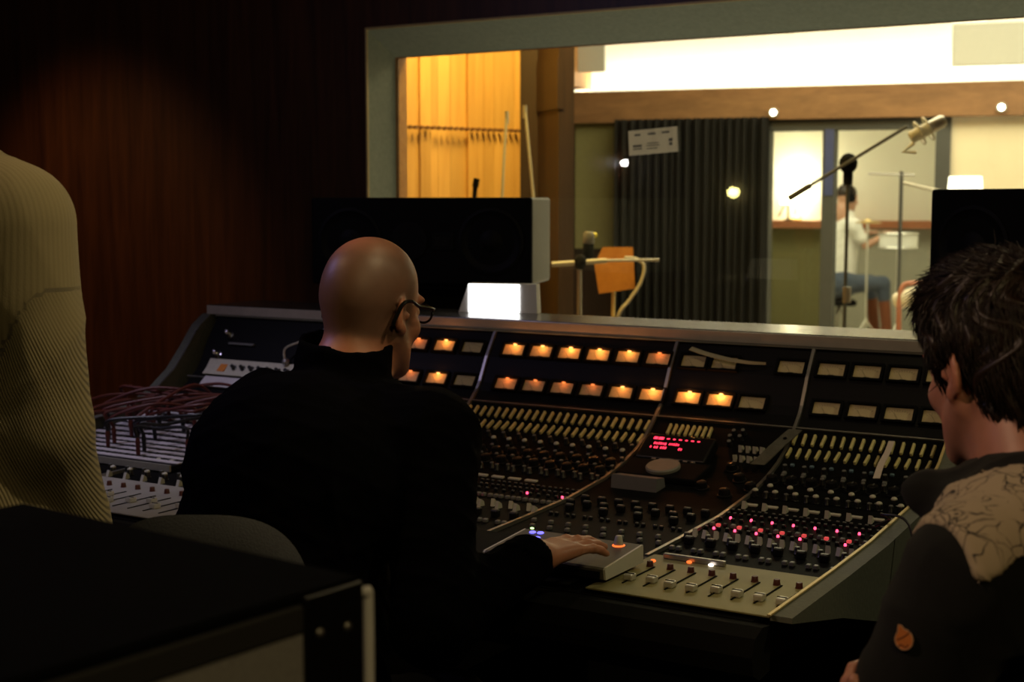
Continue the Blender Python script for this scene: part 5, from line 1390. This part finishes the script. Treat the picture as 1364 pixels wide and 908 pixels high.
S2.ell(PS_(0, -.018, .050), (.085, .105, .092), A3, .02); S2.cone(PS_(0, -.055, -.02), PS_(0, -.06, -.07), .062, .05, .03); S2.ell(PS_(0, .115, -.025), (.09, .065, .09), A3, .012, True)
for s in (-1, 1): S2.cone(PS_(s * .10, -.012, -.01), PS_(s * .09, -.005, -.10), .032, .034, .01, True)
V, F = S2.mesh(); to_obj('hair', relax(V, F, 2), F, M['hair_dark'], sw)
def rib_mat():
    m = bpy.data.materials.new('ribbed_olive_knit'); m.use_nodes = True; nt = m.node_tree; N_ = nt.nodes; L = nt.links; b = N_['Principled BSDF']
    at_ = N_.new('ShaderNodeAttribute'); at_.attribute_name = 'rib'
    mu = N_.new('ShaderNodeMath'); mu.operation = 'MULTIPLY'; mu.inputs[1].default_value = 2 * math.pi / .0047; L.new(at_.outputs['Fac'], mu.inputs[0])
    si = N_.new('ShaderNodeMath'); si.operation = 'SINE'; L.new(mu.outputs[0], si.inputs[0])
    mr = N_.new('ShaderNodeMapRange'); mr.inputs[1].default_value = -1; mr.inputs[2].default_value = .6; L.new(si.outputs[0], mr.inputs[0])
    pa = N_.new('ShaderNodeAttribute'); pa.attribute_name = 'plain'; pm = N_.new('ShaderNodeMix'); pm.inputs[3].default_value = .9; L.new(pa.outputs['Fac'], pm.inputs[0]); L.new(mr.outputs[0], pm.inputs[2]); mr = pm
    tc = N_.new('ShaderNodeTexCoord'); nz = N_.new('ShaderNodeTexNoise'); nz.inputs['Scale'].default_value = 500; L.new(tc.outputs['Object'], nz.inputs['Vector'])
    mx = N_.new('ShaderNodeMix'); mx.data_type = 'RGBA'; mx.inputs[6].default_value = (.115, .096, .048, 1); mx.inputs[7].default_value = (.26, .22, .118, 1)
    L.new(mr.outputs[0], mx.inputs[0]); L.new(mx.outputs[2], b.inputs['Base Color'])
    ad = N_.new('ShaderNodeMath'); ad.operation = 'MULTIPLY_ADD'; ad.inputs[1].default_value = .3; L.new(nz.outputs['Fac'], ad.inputs[0]); L.new(mr.outputs[0], ad.inputs[2])
    bp = N_.new('ShaderNodeBump'); bp.inputs['Strength'].default_value = .9; bp.inputs['Distance'].default_value = .0014; L.new(ad.outputs[0], bp.inputs['Height']); L.new(bp.outputs['Normal'], b.inputs['Normal'])
    b.inputs['Roughness'].default_value = .95; b.inputs['Sheen Weight'].default_value = .15
    return m
torso = [('c', pel3 + Vector((0, 0, -.04)) + br3 * .06, pel3 + Vector((0, 0, -.04)) - br3 * .06, .135, .135, .03), ('c', pel3 + br3 * .05, chest3 + br3 * .06, .125, .135, .06), ('c', pel3 - br3 * .05, chest3 - br3 * .06, .125, .135, .06),
         ('c', nk3 + Vector((0, 0, -.025)), shR3 + Vector((0, 0, .022)), .075, .064, .05), ('c', nk3 + Vector((0, 0, -.05)), shL3, .066, .066, .05), ('c', nk3 + Vector((0, 0, -.06)), nk3 + Vector((0, 0, -.022)), .078, .072, .02)]
sl = [('c', shR3, elR3, .085, .070, .03), ('c', elR3, wrR3, .068, .046, .02), ('c', shL3, elL3, .070, .066, .03), ('c', elL3, wrL3, .068, .046, .02)]
lo, hi = bounds([pel3, shR3, shL3, elR3, elL3, wrR3, wrL3, nk3], .22)
S_ = SDF(lo, hi, .006)
for p in torso + sl: S_.cone(*p[1:])
S_.cone(nk3 + Vector((0, 0, -.03)), nk3 + Vector((0, 0, .08)), .063, .066, .004, True)
for w_, e_ in ((wrR3, elR3), (wrL3, elL3)):
    dd = (w_ - e_).normalized(); S_.cone(w_ - dd * .02, w_ + dd * .09, .033, .035, .003, True)
V, F = S_.mesh(); V = relax(V, F, 2)
def dseg(P, a, b_):
    a, b_ = np.array(a), np.array(b_); d = b_ - a; t = np.clip((P - a) @ d / (d @ d), 0, 1); return np.linalg.norm(P - a - t[:, None] * d, axis=1), t
dS = np.minimum(dseg(V, shR3 + br3 * .02, elR3)[0] / .070, dseg(V, elR3, wrR3)[0] / .058)
qt = V - np.array(base3); x_, y_ = qt @ np.array(br3), qt @ np.array(bf3)
ribT = .145 * np.arctan2(x_, -y_ + 1e-6) 
mean = Vector(base3)
axd = np.array((elR3 - shR3).normalized()); rel = V - np.array(shR3); e1 = np.array(br3) - axd * (np.array(br3) @ axd); e1 /= np.linalg.norm(e1); e2 = np.cross(axd, e1)
ribS = .9 * x_ + .42 * V[:, 2] + .5 * y_
crease = .245 - .15 * np.clip((1.30 - V[:, 2]) / .32, 0, 1) ** .7
wS = (x_ > crease) * (V[:, 2] < 1.30)
rib = np.where(wS > .5, ribS, ribT)
plain = ss(.085, .135, x_) * ss(1.19, 1.27, V[:, 2]) * .85
# the hanging crease between back and sleeve
N = normals(V, F)
cr_ = np.exp(-((x_ - crease) / .017) ** 2) * ss(1.30, 1.20, V[:, 2]) * (y_ < .02)
V = V - N * (.012 * cr_)[:, None]; V = folds(V, N, .006, 13, 8)
to_obj('sweater', V, F, rib_mat(), sw, {'rib': rib, 'plain': plain})
tp = [('c', pel3 + br3 * .05, pel3 - br3 * .05, .12, .12, .03)]
for s in (1, -1):
    hp = pel3 + br3 * .088 * s; k_ = Vector((hp.x, hp.y, .50)) + bf3 * .02; f_3 = Vector((hp.x, hp.y, .09)) - bf3 * .02
    tp += [('c', hp, k_, .092, .072, .03), ('c', k_, f_3, .070, .056, .02)]
lo, hi = bounds([pel3, base3], .24); lo[2] = 0
garment('trousers', sw, M['trousers_dark'], tp, lo, hi, .008, .008, 22, 25, cuts=(((0, 0, .06), (0, 0, -1)),))
for s in (1, -1):
    hp = pel3 + br3 * .088 * s; f_3 = Vector((hp.x, hp.y, .09)) - bf3 * .02
    S2 = SDF(np.array(f_3) - .24, np.array(f_3) + np.array((.24, .24, .12)), .006)
    S2.cone(f_3 - bf3 * .01 + Vector((0, 0, -.035)), f_3 + bf3 * .15 + Vector((0, 0, -.045)), .047, .043, .03); S2.cone(f_3 + Vector((0, 0, -.02)), f_3 + Vector((0, 0, .03)), .045, .048, .03); S2.cut((0, 0, .004), (0, 0, -1))
    V2, F2 = S2.mesh(); to_obj('shoe', relax(V2, F2, 2), F2, M['shoe'], sw)
# ------------------------------------------------------------------ things standing in the studio
def ground(px, d): p = atd(px, 270, d); return Vector((p.x, p.y, .006))
def tripod(t, g, r=.26, m=None, name='leg'):
    for k in range(3):
        a = 2 * math.pi * k / 3 + .5; e_ = g + Vector((math.cos(a) * r, math.sin(a) * r, .012))
        MB().tube([g + Vector((0, 0, .22)), e_], [.008, .008], 8).build(name, m or M['matte_black'], t, smooth=True)
def micbody(t, p, d, r=.025, L_=.16, m='metal_pale'):
    d = d.normalized(); q = Vector((0, 0, 1)).rotation_difference(d).to_matrix()
    MB().lathe([(0, 0), (r * .8, .002), (r, .01), (r, L_ * .55), (r * .96, L_ * .57)], c=p, rot=q, seg=20).build('body', M[m], t, smooth=True)
    MB().lathe([(r * .96, L_ * .57), (r * 1.02, L_ * .6), (r * 1.02, L_ * .92), (r * .7, L_), (0, L_)], c=p, rot=q, seg=20).build('grille', M['metal'] if m != 'matte_black' else M['cap_grey'], t, smooth=True)
# big boom stand with a condenser microphone
D1 = 6.4
g = ground(1128, D1); t = thing('microphone_boom_stand', 'tall microphone stand with a long raised boom in front of the booth window', 'microphone stand', g)
cl = atd(1130, 219, D1); MB().cyl(g + Vector((0, 0, .2)), cl, .008, 12).build('pole', M['frame_dark'], t, smooth=True)
jn = atd(1128, 388, D1); MB().cyl(jn - Vector((0, 0, .05)), jn + Vector((0, 0, .02)), .019, 14).build('pole_clutch', M['metal'], t, smooth=True)
b0, b1 = atd(1056, 261, D1 + .15), atd(1209, 168, D1 - .25); bd = (b1 - b0).normalized()
MB().cyl(b0, b1, .0075, 12).build('boom', M['frame_dark'], t, smooth=True)
MB().cyl(b0 - bd * .02, b0 + bd * .10, .014, 12).build('counterweight', M['frame_dark'], t, smooth=True)
MB().ball(cl + Vector((0, 0, .005)), (.042, .036, .046), 16).cyl(cl - Vector((0, 0, .09)), cl, .022, 12).build('boom_joint', M['matte_black'], t, smooth=True)
tripod(t, g)
mc = atd(1212, 184, D1 - .28); md_ = (atd(1252, 163, D1 - .3) - mc).normalized()
t = thing('microphone', 'large pale condenser microphone in a shock mount on the raised boom', 'microphone', mc)
micbody(t, mc + md_ * .0, md_, .028, .165, 'cap_white')
q = Vector((0, 0, 1)).rotation_difference(md_).to_matrix()
for o_ in (.045, .085):
    pts = [mc + md_ * o_ + q @ Vector((.052 * math.cos(a), .052 * math.sin(a), 0)) for a in np.linspace(0, 2 * math.pi, 21)]
    MB().tube(pts, .0045, 8, cap=False).build('shock_ring', M['cap_white'], t, smooth=True)
MB().tube([mc + md_ * .02 + Vector((0, 0, -.03)), mc - md_ * .03 + Vector((0, 0, -.045)), mc + Vector((.03, 0, -.06))], .009, 8).build('mount_arm', M['cap_white'], t, smooth=True)
# thin stand with a T boom
D2 = 9.0
g = ground(1200, D2); t = thing('microphone_stand', 'thin dark microphone stand with a level arm, right of the raised boom stand', 'microphone stand', g)
MB().cyl(g + Vector((0, 0, .2)), atd(1201, 228, D2), .012, 10).build('pole', M['frame_dark'], t, smooth=True)
MB().cyl(atd(1157, 231, D2), atd(1218, 233, D2), .008, 10).build('level_arm', M['metal'], t, smooth=True)
MB().cyl(atd(1203, 243, D2), atd(1262, 257, D2 - .1), .012, 10).build('lower_arm', M['metal_pale'], t, smooth=True)
tripod(t, g)
# lamps
def floor_lamp(px, d, y0, y1, wpx, label, m='shade', energy=8):
    g = ground(px, d); k = d / FPX; w = wpx * k; za, zb = atd(px, y0, d).z, atd(px, y1, d).z
    t = thing('floor_lamp', label, 'lamp', g)
    MB().lathe([(w * .50, zb), (w * .46, za), (w * .455, za), (w * .49, zb)], c=(g.x, g.y, 0), seg=28).build('lamp_shade', M[m], t, smooth=True)
    MB().cyl((g.x, g.y, .02), (g.x, g.y, za - .01), .011, 10).build('pole', M['brass'], t, smooth=True)
    MB().lathe([(0, .006), (.14, .006), (.14, .016), (.03, .03), (0, .03)], c=(g.x, g.y, 0), seg=24).build('base', M['brass'], t, smooth=True)
    light('POINT', 'lamp_bulb', (g.x, g.y, (za + zb) / 2), energy, (1.0, .86, .55), .05)
g = bw(1060, 270, -6.41); zr = bw(1060, 294, -6.24).z + .002; kd_ = (g - CAM).dot(FWD); t = thing('table_lamp', 'brightly glowing lamp with a pale shade on the booth rail, left window', 'lamp', (g.x, g.y, zr))
za, zb = atd(1060, 234, kd_).z, atd(1060, 272, kd_).z; w_ = 40 * kd_ / FPX
MB().lathe([(w_ * .50, zb), (w_ * .46, za), (w_ * .455, za), (w_ * .49, zb)], c=(g.x, g.y, 0), seg=28).build('lamp_shade', M['shade'], t, smooth=True)
MB().lathe([(0, zr), (.07, zr), (.07, zr + .02), (.03, zr + .05), (.012, zr + .07), (.012, za - .01), (0, za - .01)], c=(g.x, g.y, 0), seg=20).build('base', M['brass'], t, smooth=True)
light('POINT', 'lamp_bulb', (g.x - BN.x * -.14, g.y - BN.y * -.14, za + .04), 9, (1.0, .88, .58), .05)
floor_lamp(1285, 8.55, 235, 263, 46, 'white lit lamp shade in front of the cream wall, above the right loudspeaker', 'shade_dim', 6)
# little black stand in the booth's left window
g = bw(1050, 270, -6.30); g = Vector((g.x, g.y, bw(1050, 294, -6.24).z + .002)); d_b = (g - CAM).dot(FWD); t = thing('microphone_stand', 'small black stand with a tilted arm on the booth rail, left window', 'microphone stand', g)
MB().cyl(g, atd(1050, 262, d_b), .012, 10).build('pole', M['matte_black'], t, smooth=True)
MB().cyl(atd(1037, 288, d_b), atd(1056, 252, d_b), .010, 10).build('arm', M['matte_black'], t, smooth=True); MB().lathe([(0, .0), (.045, .0), (.045, .012), (0, .02)], c=g, seg=20).build('base', M['matte_black'], t, smooth=True)
# person with headphones in the booth
D4 = 14.2
fwd = az(121.4 - 78); lf_ = Vector((-fwd.y, fwd.x, 0))
HB = atd(1129, 264, D4); base4 = Vector((HB.x, HB.y, 0)) - fwd * .02
t = thing('person', 'seated person in white with dark headphones behind the booth glass', 'person', (base4.x, base4.y, 0))
A4 = frame(fwd, pitch=R(-8)); pe4, ch4 = base4 + Vector((0, 0, .62)) - fwd * .05, base4 + Vector((0, 0, 1.12))
s4 = [base4 + lf_ * .18 * s + Vector((0, 0, 1.20)) for s in (1, -1)]; e4 = [base4 + lf_ * .22 * s + fwd * .12 + Vector((0, 0, 1.0)) for s in (1, -1)]; w4 = [e + fwd * .24 + Vector((0, 0, .12)) for e in e4]
k4 = [pe4 + fwd * .40 + lf_ * .14 * s + Vector((0, 0, .0)) for s in (1, -1)]; f4 = [k_ + fwd * .06 + Vector((0, 0, -.50)) for k_ in k4]
lo, hi = bounds([pe4, *s4, *w4, HB + Vector((0, 0, .14)), *f4, f4[0] + fwd * .15], .16); lo[2] = .012
S_ = SDF(lo, hi, .009); seated(S_, pe4, ch4, k4, f4, s4, e4, w4); head_sdf(S_, HB, A4); S_.cone(Vector(np.array(HB) + A4 @ np.array((0, -.05, -.13))), ch4, .06, .1, .05)
for s, w_ in zip((1, -1), w4): hand_sdf(S_, w_, fwd + Vector((0, 0, .1)), Vector((0, 0, 1)), lf_ * -s, curl=(25, 35, 25))
V, F = S_.mesh(); to_obj('body', relax(V, F, 1), F, M['skin'], t, {'tone': np.tile(np.array((.50, .27, .18)), (len(V), 1))})
M['shirt_white'] = cloth_mat('white_shirt_cloth', (.80, .78, .74), .9, .1); M['jeans'] = cloth_mat('blue_grey_jeans', (.075, .095, .14), .9, .1); M['socks'] = cloth_mat('rust_boot_cloth', (.22, .07, .03), .85, .1)
lo, hi = bounds([pe4, *s4, *e4], .2)
garment('shirt', t, M['shirt_white'], [('c', pe4, ch4, .15, .155, .05), ('c', s4[0], s4[1], .075, .075, .06), ('c', ch4, Vector(HB) + Vector((0, 0, -.17)), .12, .07, .04)] + [('c', a_, a_ * .35 + b_ * .65, .07, .062, .03) for a_, b_ in zip(s4, e4)], lo, hi, .011, .008, 20, 4)
lo, hi = bounds([pe4, *k4, *f4], .2); lo[2] = .012
garment('trousers', t, M['jeans'], [('c', pe4 + lf_ * .05, pe4 - lf_ * .05, .155, .155, .03)] + [('c', pe4 + lf_ * .09 * s, k_, .10, .075, .03) for s, k_ in zip((1, -1), k4)] + [('c', k_, k_ * .72 + f_ * .28, .075, .065, .02) for k_, f_ in zip(k4, f4)], lo, hi, .011, .006, 20, 6)
for k_, f_ in zip(k4, f4):
    lo, hi = bounds([k_, f_, f_ + fwd * .14], .1); lo[2] = .013
    garment('boot', t, M['socks'], [('c', k_ * .62 + f_ * .38, f_, .060, .052, .02), ('c', f_ + Vector((0, 0, -.03)), f_ + fwd * .13 + Vector((0, 0, -.04)), .05, .045, .03)], lo, hi, .009, .003, 20, 7)
lo, hi = bounds([HB], .2); S2 = SDF(lo, hi, .007); P4 = lambda x, y, z: np.array(HB) + A4 @ np.array((x, y, z))
S2.ell(P4(0, -.018, .050), (.084, .105, .092), A4, .02); S2.ell(P4(0, .105, -.025), (.09, .06, .09), A4, .012, True); S2.cut(P4(0, 0, -.06), A4 @ np.array((0, .0, -1)))
V, F = S2.mesh(); to_obj('hair', relax(V, F, 2), F, M['hair_dark'], t)
hp_ = bpy.data.objects.new('headphones', None); COL.objects.link(hp_); hp_.parent = t
MB().tube([Vector(P4(.094 * math.cos(a), -.01, .02 + .125 * math.sin(a))) for a in np.linspace(0, math.pi, 15)], .011, 8).build('headband', M['matte_black'], hp_, smooth=True)
for s in (-1, 1): MB().cyl(P4(s * .078, -.01, 0), P4(s * .112, -.01, 0), .045, 18).build('ear_cup', M['matte_black'], hp_, smooth=True)
st4 = thing('stool', 'round stool under the person with headphones in the booth', 'stool', (pe4.x, pe4.y, .012))
MB().lathe([(0, .40), (.17, .40), (.18, .43), (.16, .455), (0, .455)], c=(pe4.x, pe4.y, 0), seg=24).build('seat', M['matte_black'], st4, smooth=True)
for k in range(3):
    a = 2 * math.pi * k / 3; MB().tube([(pe4.x, pe4.y, .39), (pe4.x + .2 * math.cos(a), pe4.y + .2 * math.sin(a), .024)], .012, 8).build('leg', M['metal'], st4, smooth=True)
# drums in front of the seated person
def drum(px, py, d, r, h, label, name, tilt=0, m='cap_white'):
    c = atd(px, py, d); t = thing(name, label, 'drum', (c.x, c.y, .012)); z = c.z
    MB().lathe([(r, z - h), (r, z), (r * .97, z + .004), (0, z + .004)], c=(c.x, c.y, 0), seg=32).build('shell', M['white_plastic'], t, smooth=True)
    for zz_ in (z - h, z): MB().tube([(c.x + (r + .006) * math.cos(a), c.y + (r + .006) * math.sin(a), zz_) for a in np.linspace(0, 2 * math.pi, 33)], .009, 8, cap=False).build('hoop', M['chrome'], t, smooth=True)
    MB().cyl((c.x, c.y, .15), (c.x, c.y, z - h), .014, 10).build('stand_pole', M['chrome'], t, smooth=True)
    for k in range(3):
        a = 2 * math.pi * k / 3 + .4; MB().tube([(c.x, c.y, .3), (c.x + .2 * math.cos(a), c.y + .2 * math.sin(a), .024)], .009, 8).build('stand_leg', M['chrome'], t, smooth=True)
drum(1197, 311, 13.3, .175, .13, 'white snare drum with chrome hoops on a stand behind the booth glass', 'snare_drum')
cc_ = atd(1156, 297, 13.4); t = thing('cymbal', 'tan brass cymbal on a thin stand beside the seated booth person', 'cymbal', (cc_.x, cc_.y, .012))
MB().lathe([(.13, .0), (.10, .012), (.04, .022), (.03, .036), (0, .040)], c=cc_, seg=36).lathe([(.13, -.002), (.10, .010), (.04, .022), (0, .034)], c=cc_, seg=36).build('plate', mat('cymbal_brass', (.62, .45, .20), .35, .8), t, smooth=True)
MB().cyl((cc_.x, cc_.y, .2), (cc_.x, cc_.y, cc_.z + .03), .010, 10).build('stand_pole', M['chrome'], t, smooth=True)
for k in range(3):
    a = 2 * math.pi * k / 3; MB().tube([(cc_.x, cc_.y, .32), (cc_.x + .22 * math.cos(a), cc_.y + .22 * math.sin(a), .024)], .009, 8).build('stand_leg', M['chrome'], t, smooth=True)
# chair with a bent reddish tube and a pale cushion
D5 = 7.6; g = ground(1218, D5)
t = thing('studio_chair', 'chair with a bent red-brown tube frame and pale cushion by the right loudspeaker', 'chair', g)
k = D5 / FPX
ptL = [atd(1197, 440, D5), atd(1198, 400, D5), atd(1203, 381, D5), atd(1216, 377, D5), atd(1232, 378, D5 + .1)]
fr = MB().tube(curve_pts([Vector((ptL[0].x, ptL[0].y, .02))] + ptL, 8), .014, 10); fr.tube(curve_pts([Vector((ptL[0].x + .16, ptL[0].y + .35, .02))] + [p + Vector((.16, .35, 0)) for p in ptL], 8), .014, 10)
fr.build('frame', mat('red_brown_tube', (.42, .17, .11), .4), t, smooth=True)
cc2 = atd(1222, 394, D5 + .15); MB().box(cc2, (.17, .42, .09), Matrix.Rotation(R(-20), 3, 'Y'), bevel=.03, seg=3).build('cushion', M['white_wall'], t, smooth=True)
s_z = .46; MB().box((cc2.x + .05, cc2.y, s_z), (.34, .40, .06), bevel=.02).build('seat', M['white_wall'], t, smooth=True)
for dx, dy in ((.2, -.17), (.2, .17)): MB().cyl((cc2.x + dx, cc2.y + dy, .006), (cc2.x + dx, cc2.y + dy, s_z - .02), .012, 10).build('leg', M['metal'], t, smooth=True)
# orange board on a post, with its white cable
D6 = 6.6; g = ground(818, D6)
t = thing('music_stand', 'small orange wooden desk on a post in front of the dark curtain', 'music stand', g)
q = [atd(x, y, D6) for x, y in ((803, 329), (843, 329), (846, 384), (798, 391), (792, 352))]
nb_ = (Vector((0, -1, 0)) + Vector((.5, 0, 0))).normalized()
b = MB(); A_ = [b.bm.verts.new(p) for p in q]; B2 = [b.bm.verts.new(p - FWD * -.022) for p in q]; n = len(q)
for i in range(n): b.bm.faces.new((A_[i], A_[(i + 1) % n], B2[(i + 1) % n], B2[i]))
b.bm.faces.new(A_); b.bm.faces.new(list(reversed(B2))); b.build('board', M['wood_board'], t)
pc_ = atd(817, 388, D6 + .03); MB().cyl((pc_.x, pc_.y, .2), pc_, .009, 10).build('post', M['brass'], t, smooth=True); tripod(t, Vector((pc_.x, pc_.y, .006)), .2)
cb = curve_pts([atd(832, 343, D6 - .06), atd(848, 345, D6 - .05), atd(858, 355, D6 - .05), atd(853, 377, D6 - .05), atd(838, 400, D6 - .05), atd(824, 420, D6 - .05), atd(815, 470, D6), Vector((pc_.x + .05, pc_.y, .012))], 8)
tag(MB().tube(cb, .008, 8).build('cable', M['grey_cord'], smooth=True), 'pale cable curving down from the level boom past the orange board', 'cable')
# stand with the level boom in front of that board
D7 = 6.1; g = ground(773, D7)
t = thing('microphone_boom_stand', 'microphone stand with a pale level boom crossing before the orange board', 'microphone stand', g)
MB().cyl(g + Vector((0, 0, .2)), atd(772, 345, D7), .010, 10).build('pole', M['metal_pale'], t, smooth=True)
MB().cyl(atd(735, 352, D7), atd(808, 347, D7), .011, 10).build('boom', M['cap_white'], t, smooth=True); MB().cyl(atd(806, 347, D7), atd(878, 346, D7), .006, 10).build('boom_tip', M['metal'], t, smooth=True)
MB().ball(atd(773, 349, D7), (.028, .028, .034), 12).build('boom_joint', M['matte_black'], t, smooth=True); tripod(t, g, .22)
mp_ = atd(783, 345, D7 + .12); t = thing('microphone', 'black microphone with a yellow tip on the level boom, left of the orange board', 'microphone', mp_)
micbody(t, mp_, Vector((.05, 0, 1)), .024, .12, 'matte_black'); MB().ball(atd(792, 313, D7 + .12), .012, 12).build('tip', mat('yellow_cap', (.75, .68, .05), .5), t, smooth=True)
MB().tube([mp_, atd(779, 350, D7 + .07)], .009, 8).build('mount_arm', M['matte_black'], t, smooth=True)
# tall booms rising behind the left loudspeaker
for px, pts, d, lab in ((706, [(714, 300), (706, 215), (699, 142)], 6.2, 'pale boom rising right above the loudspeaker, against the brown wood'), (670, [(667, 300), (671, 215), (675, 150)], 6.25, 'thin pale boom rising against the amber slats')):
    P_ = [atd(x, y, d) for x, y in pts]; g = Vector((P_[0].x, P_[0].y, .006))
    t = thing('tall_boom_pole', lab, 'microphone stand', g)
    MB().cyl(g + Vector((0, 0, .2)), P_[0], .009, 10).build('pole', M['frame_dark'], t, smooth=True)
    MB().tube(P_, .0065, 8).build('boom', M['grey_cord'], t, smooth=True); MB().cyl(P_[2] - Vector((0, 0, .05)), P_[2] + Vector((0, 0, .006)), .0095, 10).build('end_clip', M['metal_pale'], t, smooth=True)
    tripod(t, g, .18)
D8 = 5.98; g = ground(632, D8); t = thing('microphone_stand', 'dark microphone stand top poking above the left loudspeaker', 'microphone stand', g)
MB().cyl(g + Vector((0, 0, .2)), atd(632, 262, D8), .009, 10).build('pole', M['matte_black'], t, smooth=True); MB().cyl(atd(632, 262, D8), atd(633, 248, D8), .010, 10).cyl(atd(633, 249, D8), atd(635, 238, D8), .014, 10).build('clip', M['matte_black'], t, smooth=True); tripod(t, g, .16)
# bare lamps on the control room's rear wall, seen mirrored in the pane
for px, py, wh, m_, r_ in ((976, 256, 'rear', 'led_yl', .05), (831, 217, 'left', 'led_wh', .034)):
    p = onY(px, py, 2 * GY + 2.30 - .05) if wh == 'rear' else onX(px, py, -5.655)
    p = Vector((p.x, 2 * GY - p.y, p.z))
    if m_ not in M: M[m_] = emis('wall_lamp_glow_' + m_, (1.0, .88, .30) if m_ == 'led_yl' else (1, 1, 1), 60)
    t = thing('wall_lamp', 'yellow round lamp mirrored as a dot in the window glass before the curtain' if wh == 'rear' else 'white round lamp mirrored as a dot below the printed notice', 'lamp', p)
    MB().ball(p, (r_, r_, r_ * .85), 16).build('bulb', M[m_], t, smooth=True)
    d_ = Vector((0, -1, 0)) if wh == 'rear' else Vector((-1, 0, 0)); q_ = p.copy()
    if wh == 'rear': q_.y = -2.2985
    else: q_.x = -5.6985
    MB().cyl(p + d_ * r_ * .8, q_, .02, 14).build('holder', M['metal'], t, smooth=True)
# ------------------------------------------------------------------ control room light, camera, world
light('AREA', 'control_warm_downlight', (.5, .1, 2.6), 7, (1.0, .74, .34), .35, (-1.0, 3.0, .95))
light('AREA', 'control_lilac_downlight', (-3.4, 1.5, 2.70), 4.5, (.66, .56, 1.0), .35, (-2.7, 2.4, .9))
light('SPOT', 'wood_wall_washer', (-4.9, 2.9, 2.5), 30, (1.0, .55, .2), .08, (-4.75, 4.35, .95), spot=R(64), blend=.8)
light('SPOT', 'desk_fill_spot', (-1.05, 2.55, 2.70), 8, (1.0, .78, .42), .06, (-1.05, 2.2, 0), spot=R(125), blend=.6)  # added fill for the people and desk, no fitting of its own
light('SPOT', 'right_face_fill_spot', (-1.9, .5, 2.70), 45, (1.0, .66, .42), .05, (-.44, 1.85, 1.22), spot=R(34), blend=.8)  # added fill narrowed onto the dark-haired man's head
light('SPOT', 'patch_bay_fill_spot', (-2.95, 1.95, 2.70), 34, (.86, .80, 1.0), .06, (-2.72, 2.60, .80), spot=R(46), blend=.8)  # added local fill to brighten the patch bay strips
light('SPOT', 'sweater_fill_spot', (-.25, 2.0, 2.70), 55, (1.0, .76, .40), .06, (-1.56, 1.40, 1.22), spot=R(40), blend=.8)  # added fill for the sweater's right side
light('SPOT', 'end_panel_fill_spot', (.75, 3.25, 2.70), 34, (1.0, .90, .50), .08, (-.85, 2.55, .75), spot=R(48), blend=.8)  # added fill that lifts the dark end panel
light('SPOT', 'left_lilac_spot', (-3.7, 1.3, 2.5), 26, (.50, .40, 1.0), .08, (-1.52, 1.95, 1.22), spot=R(22), blend=.7)
light('SPOT', 'head_downlight', (-2.4, 1.0, 2.70), 18, (1.0, .62, .30), .06, (-1.5, 1.95, 1.2), spot=R(50), blend=.8)
cam_d = bpy.data.cameras.new('camera'); cam = bpy.data.objects.new('camera', cam_d); COL.objects.link(cam)
cam_d.sensor_fit = 'HORIZONTAL'; cam_d.sensor_width = 36; cam_d.lens = 36 * FPX / 1364
cam.location = CAM
cam.rotation_euler = Matrix((RGT, UPV, -FWD)).transposed().to_euler()
cam_d.clip_start = .05; cam_d.clip_end = 60
cam_d.dof.use_dof = True; cam_d.dof.focus_distance = 2.55; cam_d.dof.aperture_fstop = 5.6
scn.camera = cam
w = bpy.data.worlds.new('world'); scn.world = w; w.use_nodes = True
bg = w.node_tree.nodes['Background']; bg.inputs[0].default_value = (.02, .018, .016, 1); bg.inputs[1].default_value = .3
scn.view_settings.view_transform = 'Standard'; scn.view_settings.look = 'None'; scn.view_settings.gamma = 1; scn.view_settings.use_curve_mapping = False
scn.view_settings.exposure = 0.0
scn.cycles.use_denoising = True; scn.cycles.caustics_reflective = False; scn.cycles.caustics_refractive = False
scn.cycles.max_bounces = 6; scn.cycles.transparent_max_bounces = 12; scn.cycles.sample_clamp_indirect = 4
